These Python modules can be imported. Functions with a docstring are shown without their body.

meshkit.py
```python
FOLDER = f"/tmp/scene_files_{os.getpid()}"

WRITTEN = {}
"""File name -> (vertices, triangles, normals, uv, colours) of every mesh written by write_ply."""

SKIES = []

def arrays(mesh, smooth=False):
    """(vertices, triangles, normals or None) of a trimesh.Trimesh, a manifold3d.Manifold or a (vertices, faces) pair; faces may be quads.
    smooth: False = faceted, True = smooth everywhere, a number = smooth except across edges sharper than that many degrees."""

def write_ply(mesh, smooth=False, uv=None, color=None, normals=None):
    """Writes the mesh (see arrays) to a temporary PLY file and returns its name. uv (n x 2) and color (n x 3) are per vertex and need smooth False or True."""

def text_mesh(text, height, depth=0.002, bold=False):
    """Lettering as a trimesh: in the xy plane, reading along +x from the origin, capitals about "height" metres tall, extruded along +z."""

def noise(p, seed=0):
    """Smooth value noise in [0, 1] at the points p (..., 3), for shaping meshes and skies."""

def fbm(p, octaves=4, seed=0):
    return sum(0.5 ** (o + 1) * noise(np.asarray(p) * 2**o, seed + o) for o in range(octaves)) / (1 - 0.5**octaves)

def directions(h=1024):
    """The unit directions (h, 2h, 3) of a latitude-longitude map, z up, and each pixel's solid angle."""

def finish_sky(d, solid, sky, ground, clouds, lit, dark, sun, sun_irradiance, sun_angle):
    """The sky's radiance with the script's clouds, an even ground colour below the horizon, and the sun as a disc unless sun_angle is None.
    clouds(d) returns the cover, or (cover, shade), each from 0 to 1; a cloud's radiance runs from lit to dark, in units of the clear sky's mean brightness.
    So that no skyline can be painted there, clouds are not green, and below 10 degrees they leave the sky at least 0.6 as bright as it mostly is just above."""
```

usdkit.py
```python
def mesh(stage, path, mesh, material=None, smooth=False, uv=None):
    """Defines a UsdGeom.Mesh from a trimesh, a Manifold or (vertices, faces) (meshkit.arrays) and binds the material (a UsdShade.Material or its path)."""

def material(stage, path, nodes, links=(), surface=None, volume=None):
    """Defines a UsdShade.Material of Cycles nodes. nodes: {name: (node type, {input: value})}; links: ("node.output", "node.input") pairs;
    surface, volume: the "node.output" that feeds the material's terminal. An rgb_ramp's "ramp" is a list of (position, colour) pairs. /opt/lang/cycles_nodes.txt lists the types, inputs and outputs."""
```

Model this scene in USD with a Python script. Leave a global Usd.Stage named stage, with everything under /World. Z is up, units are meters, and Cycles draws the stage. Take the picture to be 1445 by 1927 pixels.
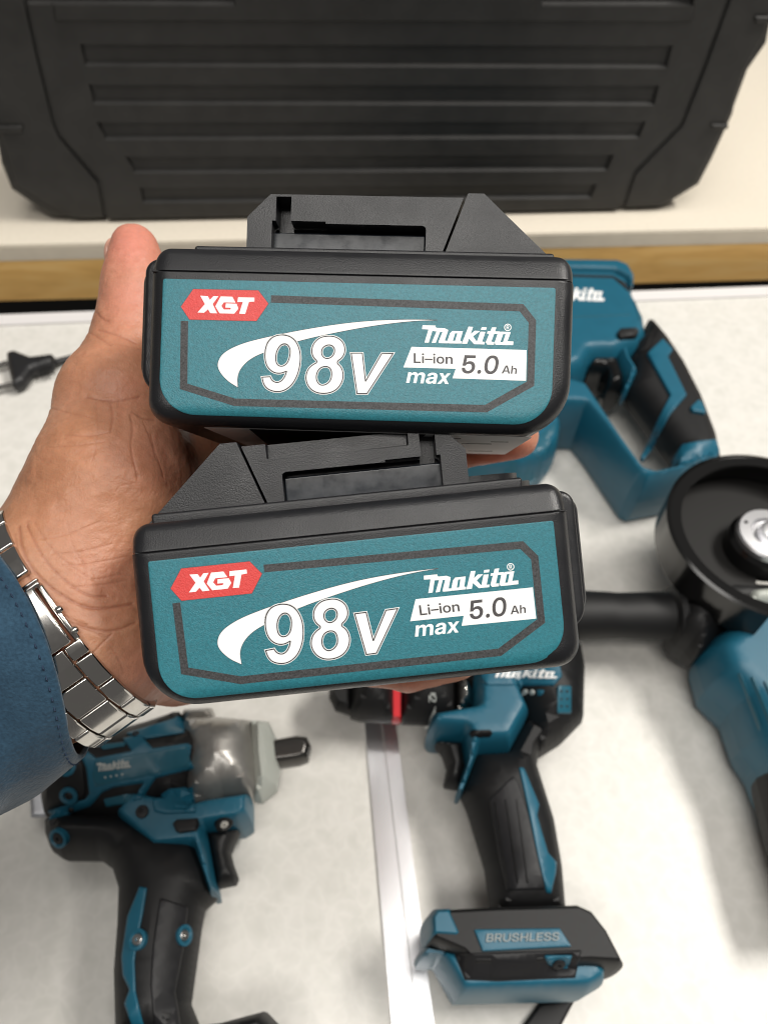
import math, glob, random
import numpy as np, trimesh, shapely, manifold3d as m3, usdkit, meshkit
from shapely.geometry import Polygon, LineString, Point, box as sbox
from shapely import affinity
from shapely.ops import unary_union
from scipy.spatial import Delaunay
from pxr import Usd, UsdGeom, UsdLux, Gf, Sdf

stage = Usd.Stage.CreateInMemory()
UsdGeom.SetStageUpAxis(stage, UsdGeom.Tokens.z)
UsdGeom.SetStageMetersPerUnit(stage, 1.0)
UsdGeom.Xform.Define(stage, '/World')
UsdGeom.Scope.Define(stage, '/World/Looks')

# ---------------------------------------------------------------- camera
FP, PITCH, ROLL, CH = 1447.0, math.radians(52), math.radians(3), .47
C = np.array([0, 0, CH])
FW = np.array([0, math.cos(PITCH), -math.sin(PITCH)])
R0 = np.array([1., 0, 0]); U0 = np.array([0, math.sin(PITCH), math.cos(PITCH)])
RT = math.cos(ROLL) * R0 + math.sin(ROLL) * U0
UP = -math.sin(ROLL) * R0 + math.cos(ROLL) * U0
cam = UsdGeom.Camera.Define(stage, '/World/camera')
M = np.eye(4); M[0, :3] = RT; M[1, :3] = UP; M[2, :3] = -FW; M[3, :3] = C
cam.AddTransformOp().Set(Gf.Matrix4d(M.tolist()))
cam.CreateHorizontalApertureAttr(36.0); cam.CreateVerticalApertureAttr(36.0 * 1024 / 767)
cam.CreateFocalLengthAttr(36.0 * FP / 1445)
cam.CreateClippingRangeAttr(Gf.Vec2f(.01, 50))
cam.CreateFStopAttr(21); cam.CreateFocusDistanceAttr(.203)
cam.CreateExposureAttr(0.14)

# ---------------------------------------------------------------- lamps: ceiling panels of the room
def ceiling_lamp(name, loc, target, w, h, power, color):
    l = UsdLux.RectLight.Define(stage, '/World/' + name)
    z = np.array(loc, float) - np.array(target, float); z /= np.linalg.norm(z)
    x = np.cross([0, 1, 0], z); x /= np.linalg.norm(x); y = np.cross(z, x)
    m = np.eye(4); m[0, :3] = x; m[1, :3] = y; m[2, :3] = z; m[3, :3] = loc
    l.AddTransformOp().Set(Gf.Matrix4d(m.tolist()))
    l.CreateWidthAttr(w); l.CreateHeightAttr(h); l.CreateIntensityAttr(power); l.CreateColorAttr(Gf.Vec3f(*color))
ceiling_lamp('ceiling_lamp', (1.35, .55, 2.1), (.05, .35, .1), .35, 1.0, 41, (1, .962, .90))
ceiling_lamp('ceiling_lamp_001', (-.15, -.75, 2.2), (0, .2, .2), 1.2, .4, 12, (1, .965, .915))
ceiling_lamp('ceiling_lamp_002', (.05, .32, 2.3), (.05, .3, 0), 1.2, .8, 5.4, (1, .968, .92))
dome = UsdLux.DomeLight.Define(stage, '/World/room_light')          # the light that the room's pale walls give back
dome.CreateIntensityAttr(.04); dome.CreateColorAttr(Gf.Vec3f(1, .96, .92))

# ---------------------------------------------------------------- helpers
def ray(x, y): return FW + RT * (x - 722.5) / FP - UP * (y - 963.5) / FP
def at(x, y, z):
    d = ray(x, y); return C + d * ((z - CH) / d[2])
def PX(x, y, Z): return C + ray(x, y) * Z
def proj(p):
    q = np.asarray(p) - C; Z = q @ FW
    return np.stack([722.5 + FP * (q @ RT) / Z, 963.5 - FP * (q @ UP) / Z], -1)
def zoom(x0, y0, s): return lambda pts: [(x0 + a / s, y0 + b / s) for a, b in pts]

USED = {}
def numbered(path):
    n = USED.get(path, 0); USED[path] = n + 1
    return path if n == 0 else f'{path}_{n:03d}'
def tag(p, **k):
    for a, b in k.items(): p.SetCustomDataByKey(a, b)
class Thing:
    def __init__(s, name, label, category, loc=(0, 0, 0), rot=None, group=None, kind=None):
        s.path = numbered('/World/' + name); s.x = UsdGeom.Xform.Define(stage, s.path)
        s.loc = np.array(loc, float); s.rot = np.eye(3) if rot is None else np.array(rot)   # rows: local axes in the world
        m = np.eye(4); m[:3, :3] = s.rot; m[3, :3] = s.loc
        s.x.AddTransformOp().Set(Gf.Matrix4d(m.tolist()))
        p = s.x.GetPrim(); tag(p, label=label)
        if category: tag(p, category=category)
        if group: tag(p, group=group)
        if kind: tag(p, kind=kind)
    def part(s, name, mesh, mat, parent=None, smooth=35, world=True, label=None):
        """world: the mesh is given in world metres; otherwise in the thing's own frame."""
        if hasattr(mesh, 'to_mesh'):
            a = mesh.to_mesh(); mesh = trimesh.Trimesh(a.vert_properties[:, :3], a.tri_verts, process=False)
        v = np.array(mesh.vertices)
        if world: v = (v - s.loc) @ s.rot.T
        path = numbered((parent or s.path) + '/' + name)
        usdkit.mesh(stage, path, trimesh.Trimesh(v, mesh.faces, process=False), MAT[mat], smooth=smooth)
        if label: tag(stage.GetPrimAtPath(path), label=label)
        return path
def struct(name, mesh, mat, label, category, smooth=False, kind='structure'):
    path = numbered('/World/' + name); usdkit.mesh(stage, path, mesh, MAT[mat], smooth=smooth)
    p = stage.GetPrimAtPath(path); tag(p, label=label, category=category)
    if kind: tag(p, kind=kind)
def cat(*ms): return trimesh.util.concatenate([m for m in ms if m is not None])
def T(man):
    a = man.to_mesh(); return trimesh.Trimesh(a.vert_properties[:, :3], a.tri_verts, process=False)

def soft(pts, n=2, closed=True):
    p = np.array(pts, float)
    for _ in range(n):
        q = np.roll(p, -1, 0) if closed else p[1:]
        b = p if closed else p[:-1]
        new = np.empty((2 * len(b), 2)); new[0::2] = .75 * b + .25 * q; new[1::2] = .25 * b + .75 * q
        p = new if closed else np.vstack([p[:1], new, p[-1:]])
    return p
def clean(poly):
    p = poly if poly.is_valid else poly.buffer(0)
    if p.geom_type == 'MultiPolygon': p = max(p.geoms, key=lambda g: g.area)
    return p

def relief(poly, top, bot, step, ds, edge=None):
    """A solid over the polygon whose upper and lower faces are top(xy, d) and bot(xy, d), d being the distance to the outline."""
    if poly.geom_type in ('MultiPolygon', 'GeometryCollection'):
        return cat(*[relief(g, top, bot, step, ds, edge) for g in poly.geoms if g.geom_type == 'Polygon' and g.area > 0])
    edge = edge or min(step, 1.5 * ds[0])
    def ring_pts(g, s):
        out = []
        for pg in getattr(g, 'geoms', [g]):
            if pg.geom_type != 'Polygon' or pg.is_empty: continue
            for r in [pg.exterior, *pg.interiors]:
                out.append(np.array(shapely.segmentize(r, s).coords)[:-1])
        return out
    P = ring_pts(poly, edge)
    last = 0
    for d in ds:
        P += ring_pts(poly.buffer(-d, join_style='mitre'), min(step, max(edge, (d - last) * 2.0))); last = d
    inner = poly.buffer(-(ds[-1] + step * .6))
    if not inner.is_empty:
        x0, y0, x1, y1 = inner.bounds
        gx, gy = np.meshgrid(np.arange(x0, x1, step), np.arange(y0, y1, step * .866))
        gx = gx + (np.arange(gx.shape[0]) % 2)[:, None] * step / 2
        k = shapely.contains_xy(inner, gx, gy); P.append(np.stack([gx[k], gy[k]], 1))
    P = np.vstack(P)
    sc = np.ptp(P, 0).max()
    P = np.unique(np.round(P / sc, 7), axis=0) * sc
    tri = Delaunay(P).simplices
    a, b, c = P[tri[:, 0]], P[tri[:, 1]], P[tri[:, 2]]
    ar = (b[:, 0] - a[:, 0]) * (c[:, 1] - a[:, 1]) - (b[:, 1] - a[:, 1]) * (c[:, 0] - a[:, 0])
    tri[ar < 0] = tri[ar < 0][:, ::-1]
    cen = (a + b + c) / 3
    tri = tri[shapely.contains_xy(poly, cen[:, 0], cen[:, 1]) & (np.abs(ar) > sc * sc * 1e-10)]
    d = shapely.distance(poly.boundary, shapely.points(P))
    zt, zb = np.broadcast_to(top(P, d), len(P)), np.broadcast_to(bot(P, d), len(P))
    zb = np.minimum(zb, zt)
    e = np.vstack([tri[:, [0, 1]], tri[:, [1, 2]], tri[:, [2, 0]]])
    key = np.sort(e, 1); _, inv, cnt = np.unique(key, axis=0, return_inverse=True, return_counts=True)
    be = e[cnt[inv.ravel()] == 1]; n = len(P)
    side = np.vstack([np.stack([be[:, 0] + n, be[:, 1] + n, be[:, 1]], 1), np.stack([be[:, 0] + n, be[:, 1], be[:, 0]], 1)])
    V = np.vstack([np.c_[P, zt], np.c_[P, zb]])
    m = trimesh.Trimesh(V, np.vstack([tri, tri[:, ::-1] + n, side]), process=False)
    m.merge_vertices(); m.update_faces(m.nondegenerate_faces(1e-14)); m.remove_unreferenced_vertices()
    return m
def rnd(d, r): return r - np.sqrt(np.maximum(r * r - (r - np.minimum(d, r)) ** 2, 0))    # how far a rounded edge lies below the face
def dss(r, n=5): return [r * (1 - math.cos(math.pi / 2 * (i + 1) / n)) for i in range(n)]

def extrude(poly, h, z=0):
    ms = [trimesh.creation.extrude_polygon(g, h, engine='earcut') for g in getattr(poly, 'geoms', [poly]) if g.geom_type == 'Polygon' and g.area > 0]
    m = cat(*ms); m.vertices[:, 2] += z; return m
def tube(pts, r, n=12, caps=True):
    p = np.array(pts, float); r = np.broadcast_to(r, len(p)); t = np.gradient(p, axis=0); t /= np.linalg.norm(t, axis=1)[:, None]
    up = np.array([0, 0, 1.]) if abs(t[0, 2]) < .9 else np.array([1., 0, 0]); V = []
    for i in range(len(p)):
        a = np.cross(up, t[i]); a /= np.linalg.norm(a); b = np.cross(t[i], a); up = b
        ang = np.linspace(0, 2 * np.pi, n, endpoint=False)
        V.append(p[i] + r[i] * (np.cos(ang)[:, None] * a + np.sin(ang)[:, None] * b))
    V = np.vstack(V + [p[:1], p[-1:]]); F = []
    L = len(p)
    for i in range(L - 1):
        for j in range(n):
            k = (j + 1) % n; F += [[i*n+j, i*n+k, (i+1)*n+k], [i*n+j, (i+1)*n+k, (i+1)*n+j]]
    for j in range(n):
        k = (j + 1) % n; F += [[L*n, k, j], [L*n+1, (L-1)*n+j, (L-1)*n+k]]
    return trimesh.Trimesh(V, F, process=False)
def spline(pts, n=40):
    from scipy.interpolate import CubicSpline
    p = np.array(pts, float); s = np.r_[0, np.cumsum(np.linalg.norm(np.diff(p, axis=0), axis=1))]
    return CubicSpline(s, p)(np.linspace(0, s[-1], n))
def rbox(sx, sy, sz, r, c=(0, 0, 0), n=10):
    s = m3.Manifold.sphere(r, n)
    return m3.Manifold.batch_hull([s.translate([c[0] + i * (sx / 2 - r), c[1] + j * (sy / 2 - r), c[2] + k * (sz / 2 - r)]) for i in (-1, 1) for j in (-1, 1) for k in (-1, 1)])
def lathe(prof, n=48, ang=None):
    """Turned about z; prof: (r, z) pairs."""
    return trimesh.creation.revolve(np.array(prof, float), angle=ang, cap=ang is not None, sections=n)

FONT = glob.glob('/opt/blender-*/*/datafiles/fonts/Inter.woff2')[0]
_fonts = {}
def text_poly(text, weight=700):
    """Lettering as a polygon, capitals 1 unit tall, starting at x = 0."""
    from PIL import Image, ImageDraw, ImageFont
    if weight not in _fonts:
        f = ImageFont.truetype(FONT, 260); f.set_variation_by_axes([32, weight]); _fonts[weight] = f
    f = _fonts[weight]
    x0, y0, x1, y1 = f.getbbox(text, anchor='ls')
    im = Image.new('L', (x1 - x0 + 8, y1 - y0 + 8)); ImageDraw.Draw(im).text((4 - x0, 4 - y0), text, 255, f, anchor='ls')
    on = np.pad(np.asarray(im) > 127, ((0, 0), (1, 1))).astype(np.int8)
    rows, st = np.nonzero(np.diff(on, axis=1) == 1); en = np.nonzero(np.diff(on, axis=1) == -1)[1]
    sh = unary_union(shapely.box(st, -rows - 1, en, -rows)).buffer(.8).buffer(-.8).simplify(.8)
    k = 1 / 189.
    return affinity.affine_transform(sh, [k, 0, 0, k, -4 * k, (4 - y0) * k])
def text_px(text, x0, x1, base, cap, slope=0., shear=0., weight=700):
    """Lettering in photograph pixels (y down): from x0 to x1 on the baseline 'base' (at x0), capitals 'cap' px tall; slope: dy/dx of the line."""
    g = text_poly(text, weight); a, b, c, d = g.bounds
    g = affinity.affine_transform(g, [1, shear, 0, 1, 0, 0]); a, b, c, d = g.bounds
    sx = (x1 - x0) / (c - a)
    g = affinity.affine_transform(g, [sx, 0, 0, -cap, -a * sx, 0])
    return affinity.affine_transform(g, [1, 0, slope, 1, x0, base])
def warp(g, fn):
    return shapely.transform(g, lambda a: np.array([fn(x, y) for x, y in a]).reshape(-1, 2))

# ---------------------------------------------------------------- materials
MAT = {}
def material(name, nodes, links, surface='p.BSDF'): MAT[name] = usdkit.material(stage, '/World/Looks/' + name, nodes, links, surface=surface)
def plastic(name, color, rough=.45, grain=0., gscale=2500, mottle=0., mscale=60, metallic=0., coat=0., spec=.5, rvar=0., sheen=0.):
    n = {'p': ('principled_bsdf', dict(base_color=color, roughness=rough, metallic=metallic, coat_weight=coat, coat_roughness=.12, specular_ior_level=spec, sheen_weight=sheen))}
    n['t'] = ('texture_coordinate', {}); L = []
    if mottle:
        n['m'] = ('noise_texture', dict(scale=mscale, detail=5, roughness=.6)); L.append(('t.object', 'm.vector'))
        n['r'] = ('rgb_ramp', dict(ramp=[(.3, tuple(c * (1 - mottle) for c in color)), (.7, tuple(min(1, c * (1 + mottle)) for c in color))]))
        L += [('m.fac', 'r.fac'), ('r.color', 'p.base_color')]
    if rvar:
        n['rn'] = ('noise_texture', dict(scale=mscale * 1.7, detail=4)); n['rr'] = ('rgb_ramp', dict(ramp=[(.3, (rough - rvar,) * 3), (.7, (rough + rvar,) * 3)]))
        L += [('t.object', 'rn.vector'), ('rn.fac', 'rr.fac'), ('rr.color', 'p.roughness')]
    if grain:
        n['g'] = ('noise_texture', dict(scale=gscale, detail=2, roughness=.6)); n['b'] = ('bump', dict(strength=1.0, distance=grain))
        L += [('t.object', 'g.vector'), ('g.fac', 'b.height'), ('b.normal', 'p.normal')]
    material(name, n, L)
TEAL = (.0085, .100, .160)
plastic('shell_black', (.0095, .0098, .0115), .36, grain=.00008, gscale=2800, rvar=.06)
plastic('label_teal', (.021, .158, .196), .38, grain=.00008, gscale=2800, mottle=.2, mscale=1400)
plastic('label_dark', (.035, .036, .038), .5, grain=.00005, gscale=4000, mottle=.75, mscale=1900)
plastic('print_white', (.88, .88, .87), .4, grain=.00003)
plastic('print_dark', (.06, .055, .058), .5)
plastic('print_red', (.62, .050, .045), .42, grain=.0001, mottle=.06, mscale=1500)
plastic('slot_dark', (.014, .017, .022), .22, mottle=.2, mscale=160, rvar=.05)
plastic('gap_black', (.006, .006, .007), .6)
plastic('paper_grey', (.72, .72, .71), .5, mottle=.05)
plastic('rubber', (.0055, .0055, .006), .55, grain=.00009, gscale=1500, mottle=.12, spec=.4)
plastic('rubber_grey', (.012, .012, .0135), .5, grain=.00009, gscale=1400, mottle=.1, spec=.35)
plastic('tool_teal', TEAL, .42, grain=.00004, gscale=1800, mottle=.06)
plastic('tool_panel', (.012, .095, .14), .4, mottle=.05)
plastic('pale_grey', (.45, .47, .45), .5)
plastic('plate_grey2', (.24, .27, .27), .5)
plastic('plate_grey', (.13, .145, .135), .5)
plastic('trim_white', (.74, .72, .72), .35)
plastic('screw_steel', (.55, .54, .52), .3, metallic=1)
plastic('steel', (.56, .545, .52), .16, metallic=1, rvar=.03, mscale=150)
plastic('galvanised', (.62, .63, .66), .35, metallic=1, mottle=.15, mscale=200)
plastic('aluminium', (.80, .80, .82), .34, metallic=1)
plastic('gear_case', (.40, .385, .36), .42, mottle=.06, mscale=200, coat=.35, metallic=.8)
plastic('bumper', (.42, .44, .40), .45)
plastic('anvil', (.10, .095, .09), .3, metallic=.9)
plastic('red', (.60, .012, .02), .4)
plastic('gloss_black', (.006, .006, .006), .16)
plastic('guard_floor', (.009, .0085, .008), .5, spec=.3)
plastic('case_black', (.0165, .0158, .015), .49, grain=.00022, gscale=900, mottle=.3, mscale=40, rvar=.06, spec=.46)
plastic('cable_black', (.012, .012, .013), .45)
plastic('shelf_cream', (.74, .675, .565), .5, grain=.0001, gscale=900, mottle=.05, mscale=300)
plastic('shelf_lip', (.62, .56, .46), .5, mottle=.04)
plastic('floor_dark', (.010, .010, .010), .7)
# laminate of the table: pale with faint cloudy veins
material('laminate', {'t': ('texture_coordinate', {}), 'n': ('noise_texture', dict(scale=70, detail=5, roughness=.62, distortion=.6)),
    'v': ('voronoi_texture', dict(scale=90, feature='distance_to_edge')), 'nv': ('noise_texture', dict(scale=60, detail=3)), 'mv': ('mix_vector', dict(fac=.02)),
    'r': ('rgb_ramp', dict(ramp=[(.25, (.635, .622, .578)), (.5, (.69, .672, .628)), (.75, (.735, .713, .672))])),
    'r2': ('rgb_ramp', dict(ramp=[(0, (1.05, 1.05, 1.05)), (.12, (1, 1, 1)), (.4, (.955, .96, .95))])),
    'x': ('mix_color', dict(blend_type='multiply', fac=.8)), 'b': ('bump', dict(strength=.3, distance=.0001)),
    'p': ('principled_bsdf', dict(roughness=.36, specular_ior_level=.4))},
    [('t.object', 'n.vector'), ('t.object', 'nv.vector'), ('t.object', 'mv.a'), ('nv.color', 'mv.b'), ('mv.result', 'v.vector'), ('n.fac', 'r.fac'), ('v.distance', 'r2.fac'),
     ('r.color', 'x.a'), ('r2.color', 'x.b'), ('x.result', 'p.base_color'), ('n.fac', 'b.height'), ('b.normal', 'p.normal')])
material('wood', {'t': ('texture_coordinate', {}), 'mp': ('mapping', dict(scale=(1.6, 16, 16))), 'n': ('noise_texture', dict(scale=3, detail=5, distortion=1.6)),
    'w': ('noise_texture', dict(scale=11, detail=3)), 'mx': ('mix_float', dict(fac=.22)),
    'r': ('rgb_ramp', dict(ramp=[(.2, (.60, .34, .10)), (.5, (.82, .51, .175)), (.8, (.88, .62, .27))])),
    'p': ('principled_bsdf', dict(roughness=.4))},
    [('t.object', 'mp.vector'), ('mp.vector', 'n.vector'), ('mp.vector', 'w.vector'), ('n.fac', 'mx.a'), ('w.fac', 'mx.b'), ('mx.result', 'r.fac'), ('r.color', 'p.base_color')])
material('fabric', {'t': ('texture_coordinate', {}), 'n': ('noise_texture', dict(scale=1100, detail=2)), 'm': ('noise_texture', dict(scale=75, detail=6, roughness=.65)),
    'r': ('rgb_ramp', dict(ramp=[(.3, (.0165, .042, .071)), (.7, (.027, .065, .106))])), 'nr': ('rgb_ramp', dict(ramp=[(.3, (.82, .82, .83)), (.7, (1.15, 1.15, 1.14))])), 'x': ('mix_color', dict(blend_type='multiply', fac=1., use_clamp_result=False)), 'b': ('bump', dict(strength=.8, distance=.0003)),
    'p': ('principled_bsdf', dict(roughness=.9, sheen_weight=.25, sheen_roughness=.4, specular_ior_level=.2))},
    [('t.object', 'n.vector'), ('t.object', 'm.vector'), ('m.fac', 'r.fac'), ('n.fac', 'nr.fac'), ('r.color', 'x.a'), ('nr.color', 'x.b'), ('x.result', 'p.base_color'), ('n.fac', 'b.height'), ('b.normal', 'p.normal')])
plastic('thread', (.012, .028, .06), .9)
material('skin', {'t': ('texture_coordinate', {}), 'm': ('noise_texture', dict(scale=32, detail=5, roughness=.6)), 'f': ('noise_texture', dict(scale=420, detail=4, roughness=.65)),
    'at': ('attribute', dict(attribute='crease_shade')), 'pk': ('attribute', dict(attribute='pink')),
    'r': ('rgb_ramp', dict(ramp=[(.28, (.315, .142, .076)), (.5, (.395, .183, .102)), (.72, (.465, .226, .137))])),
    'fr': ('rgb_ramp', dict(ramp=[(.35, (.93, .92, .91)), (.65, (1.05, 1.05, 1.05))])), 'x': ('mix_color', dict(blend_type='multiply', fac=1., use_clamp_result=False)),
    'y': ('mix_color', dict(b=(.55, .21, .155))), 'z': ('mix_color', dict(b=(.22, .078, .045))),  # z: darker, redder skin, mixed in along the creases as painted shade
    'v': ('voronoi_texture', dict(scale=1100, feature='distance_to_edge')), 'b1': ('bump', dict(strength=.4, distance=.0002)), 'b2': ('bump', dict(strength=.5, distance=.00028)),
    'p': ('principled_bsdf', dict(roughness=.48, subsurface_weight=.25, subsurface_scale=.0025, subsurface_radius=(1, .35, .2), specular_ior_level=.4))},
    [('t.object', 'm.vector'), ('t.object', 'f.vector'), ('t.object', 'v.vector'), ('m.fac', 'r.fac'), ('f.fac', 'fr.fac'), ('r.color', 'y.a'), ('pk.fac', 'y.fac'),
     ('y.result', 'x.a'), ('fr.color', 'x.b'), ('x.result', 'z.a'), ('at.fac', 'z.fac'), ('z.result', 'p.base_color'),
     ('v.distance', 'b1.height'), ('f.fac', 'b2.height'), ('b1.normal', 'b2.normal'), ('b2.normal', 'p.normal')])
plastic('nail', (.50, .27, .20), .3)

# ---------------------------------------------------------------- the setting: table, shelf
ta, tb = at(-260, 609, 0), at(1760, 533, 0)                            # the table's back edge
td = (tb - ta) / np.linalg.norm(tb - ta); tn = np.array([-td[1], td[0], 0])
def ground_poly(pts, z=0.): return Polygon([at(x, y, z)[:2] for x, y in pts])
tab = Polygon([ta[:2] - td[:2] * .5, tb[:2] + td[:2] * .4, (tb + td * .4 - tn * .78)[:2], (ta - td * .5 - tn * .78)[:2]])
struct('table_top', extrude(tab, .03, -.03), 'laminate', 'pale cream laminate table top on which the tools lie', 'table')
t = Thing('table_edge_trim', 'thin bright metal trim along the back edge of the cream table', 'trim', ta)
p0, p1 = ta - td * .3, tb + td * .3
q = lambda a, o, z: (a + tn * o)[:2].tolist()
t.part('trim_bar', extrude(Polygon([q(p0, -.012, 0), q(p1, -.012, 0), q(p1, .003, 0), q(p0, .003, 0)]), .0022, .0002), 'trim_white', smooth=False)
# the raised shelf behind: front plane yawed by 7.5 degrees
sy = math.radians(7.5); sd = np.array([math.cos(sy), math.sin(sy), 0]); sn = np.array([-math.sin(sy), math.cos(sy), 0])
SF = at(722, 548, -.004) + sn * .020                                   # a point under the front face
SO = np.array([SF[0], SF[1], 0.])
def wall(px, py, off):                                                 # pixel -> (along, up) on the upright plane 'off' behind the shelf's front
    d = ray(px, py); k = ((SO + sn * off - C) @ sn) / (d @ sn); p = C + d * k
    return np.array([(p - SO) @ sd, p[2]])
zw0, zw1, zs = wall(722, 546, 0)[1], wall(722, 474, 0)[1], wall(722, 447, 0)[1]
def upright(poly, depth, off, flip=1):                                 # polygon on the upright plane, given depth backwards from off
    m = extrude(poly, depth); v = m.vertices
    m.vertices = SO + v[:, :1] * sd + v[:, 1:2] * np.array([0, 0, 1.]) + (off + v[:, 2:3]) * sn
    m.faces = m.faces[:, ::-1]; return m
t = Thing('display_shelf', 'cream raised shelf with wood grain front strip behind the table', 'shelf', SO)
t.part('shelf_top', upright(sbox(-1.2, zs - .012, 1.4, zs), 1.5, .002), 'shelf_cream', smooth=False)
t.part('shelf_lip', upright(sbox(-1.2, zw1 + .0004, 1.4, zs - .0004), .0015, -.0005), 'shelf_lip', smooth=False)
t.part('wood_strip', upright(sbox(-1.2, zw0, 1.4, zw1), .018, 0), 'wood', smooth=False)
t.part('shelf_body', upright(sbox(-1.2, -.5, 1.4, zw1 - .002), 1.4, .03), 'floor_dark', smooth=False)
# joint strip let into the table
Z8 = zoom(600, 1240, 2.4083)
t = Thing('joint_strip', 'bright aluminium double strip running down the table beside the drill', 'metal strip', at(760, 1700, 0))
for a in ([(190, 100), (258, 100), (418, 1440), (432, 1720), (335, 1720)], [(262, 100), (322, 100), (520, 1650), (529, 1720), (436, 1720), (422, 1440)]):
    t.part('metal_bar', extrude(ground_poly(Z8(a)), .0016, .0003), 'aluminium', smooth=False)

# ---------------------------------------------------------------- the tool case standing on the shelf
Z3, Z4 = zoom(0, 0, 2.007), zoom(720, 0, 1.993)
OFF = float(np.mean([(at(x, y, zs) - SO) @ sn for x, y in ((160, 413), (700, 408), (1160, 399))])); print('OFF', OFF)
W = lambda pts, off=OFF: [wall(x, y, off) for x, y in pts]
zb = zs + .0005
t = Thing('tool_case', 'large black ribbed plastic tool case standing upright on the cream shelf', 'case', SO + sd * -.05 + sn * (OFF + .05) + np.array([0, 0, zs]))
L_out = Z3([(-300, -420), (-120, -60), (0, 620), (40, 720), (190, 822), (300, 832)])
R_out = Z4([(1560, -420), (1445, 165), (1375, 265), (1325, 400), (1318, 432), (1240, 600), (1190, 695), (1060, 775), (880, 788)])
outer = np.array(W(L_out) + W(R_out)[::-1]); outer[:, 1] = np.maximum(outer[:, 1], zb + .0012)
outer = clean(Polygon(outer)); 
bt = box0 = None
def upr(m, off):                                                       # local (a, b, toward the viewer) -> world
    v = m.vertices; m.vertices = SO + v[:, :1] * sd + v[:, 1:2] * np.array([0, 0, 1.]) + (off - v[:, 2:3]) * sn; return m
oc = outer.buffer(-.004).buffer(.004)
zero = lambda P, d: 0 * d
t.part('case_shell', upr(relief(oc, lambda P, d: -rnd(d, .006), lambda P, d: -.095 + 0 * d, .03, dss(.006, 4)), OFF), 'case_black')
inL = Z3([(60, -420), (105, 0), (150, 200), (215, 460), (235, 505), (385, 675), (410, 836)])
inR = Z4([(1370, -420), (1280, 0), (1190, 250), (1105, 460), (930, 640), (880, 795)])
inn = np.array(W(inL) + W(inR)[::-1]); inn[:, 1] = np.maximum(inn[:, 1], zb + .003)
inn = clean(Polygon(inn)).intersection(oc.buffer(-.002))
# raised centre panel with ribs: a solid with sloped slots cut into it
def prism(lo_, hi_, z0, z1):
    a = [(x, y, z0) for x, y in lo_] + [(x, y, z1) for x, y in hi_]
    return m3.Manifold.hull_points(np.array(a, float))
def man(m): return m3.Manifold(m3.Mesh(np.asarray(m.vertices, np.float32), np.asarray(m.faces, np.uint32)))
def poly_man(p, z0, z1):
    p = shapely.geometry.polygon.orient(p)
    return m3.CrossSection([np.array(p.exterior.coords)[:-1]]).extrude(z1 - z0).translate([0, 0, z0])
panel = poly_man(inn.buffer(-.0005), -.004, .003) + poly_man(inn.buffer(-.0014), .0028, .0036)
slots = [((153, 80), (1262, 83), (1252, 123), (162, 119)), ((169, 156), (1237, 158), (1228, 193), (178, 191)), ((184, 227), (1212, 226), (1200, 255), (200, 258)),
         ((238, 292), (1152, 288), (1140, 316), (254, 321)), ((265, 350), (1120, 344), (1110, 368), (271, 377)),
         ((30, -95), (442, -95), (442, 5), (52, 3)), ((1018, -95), (1310, -95), (1300, 5), (1018, 5))]
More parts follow.
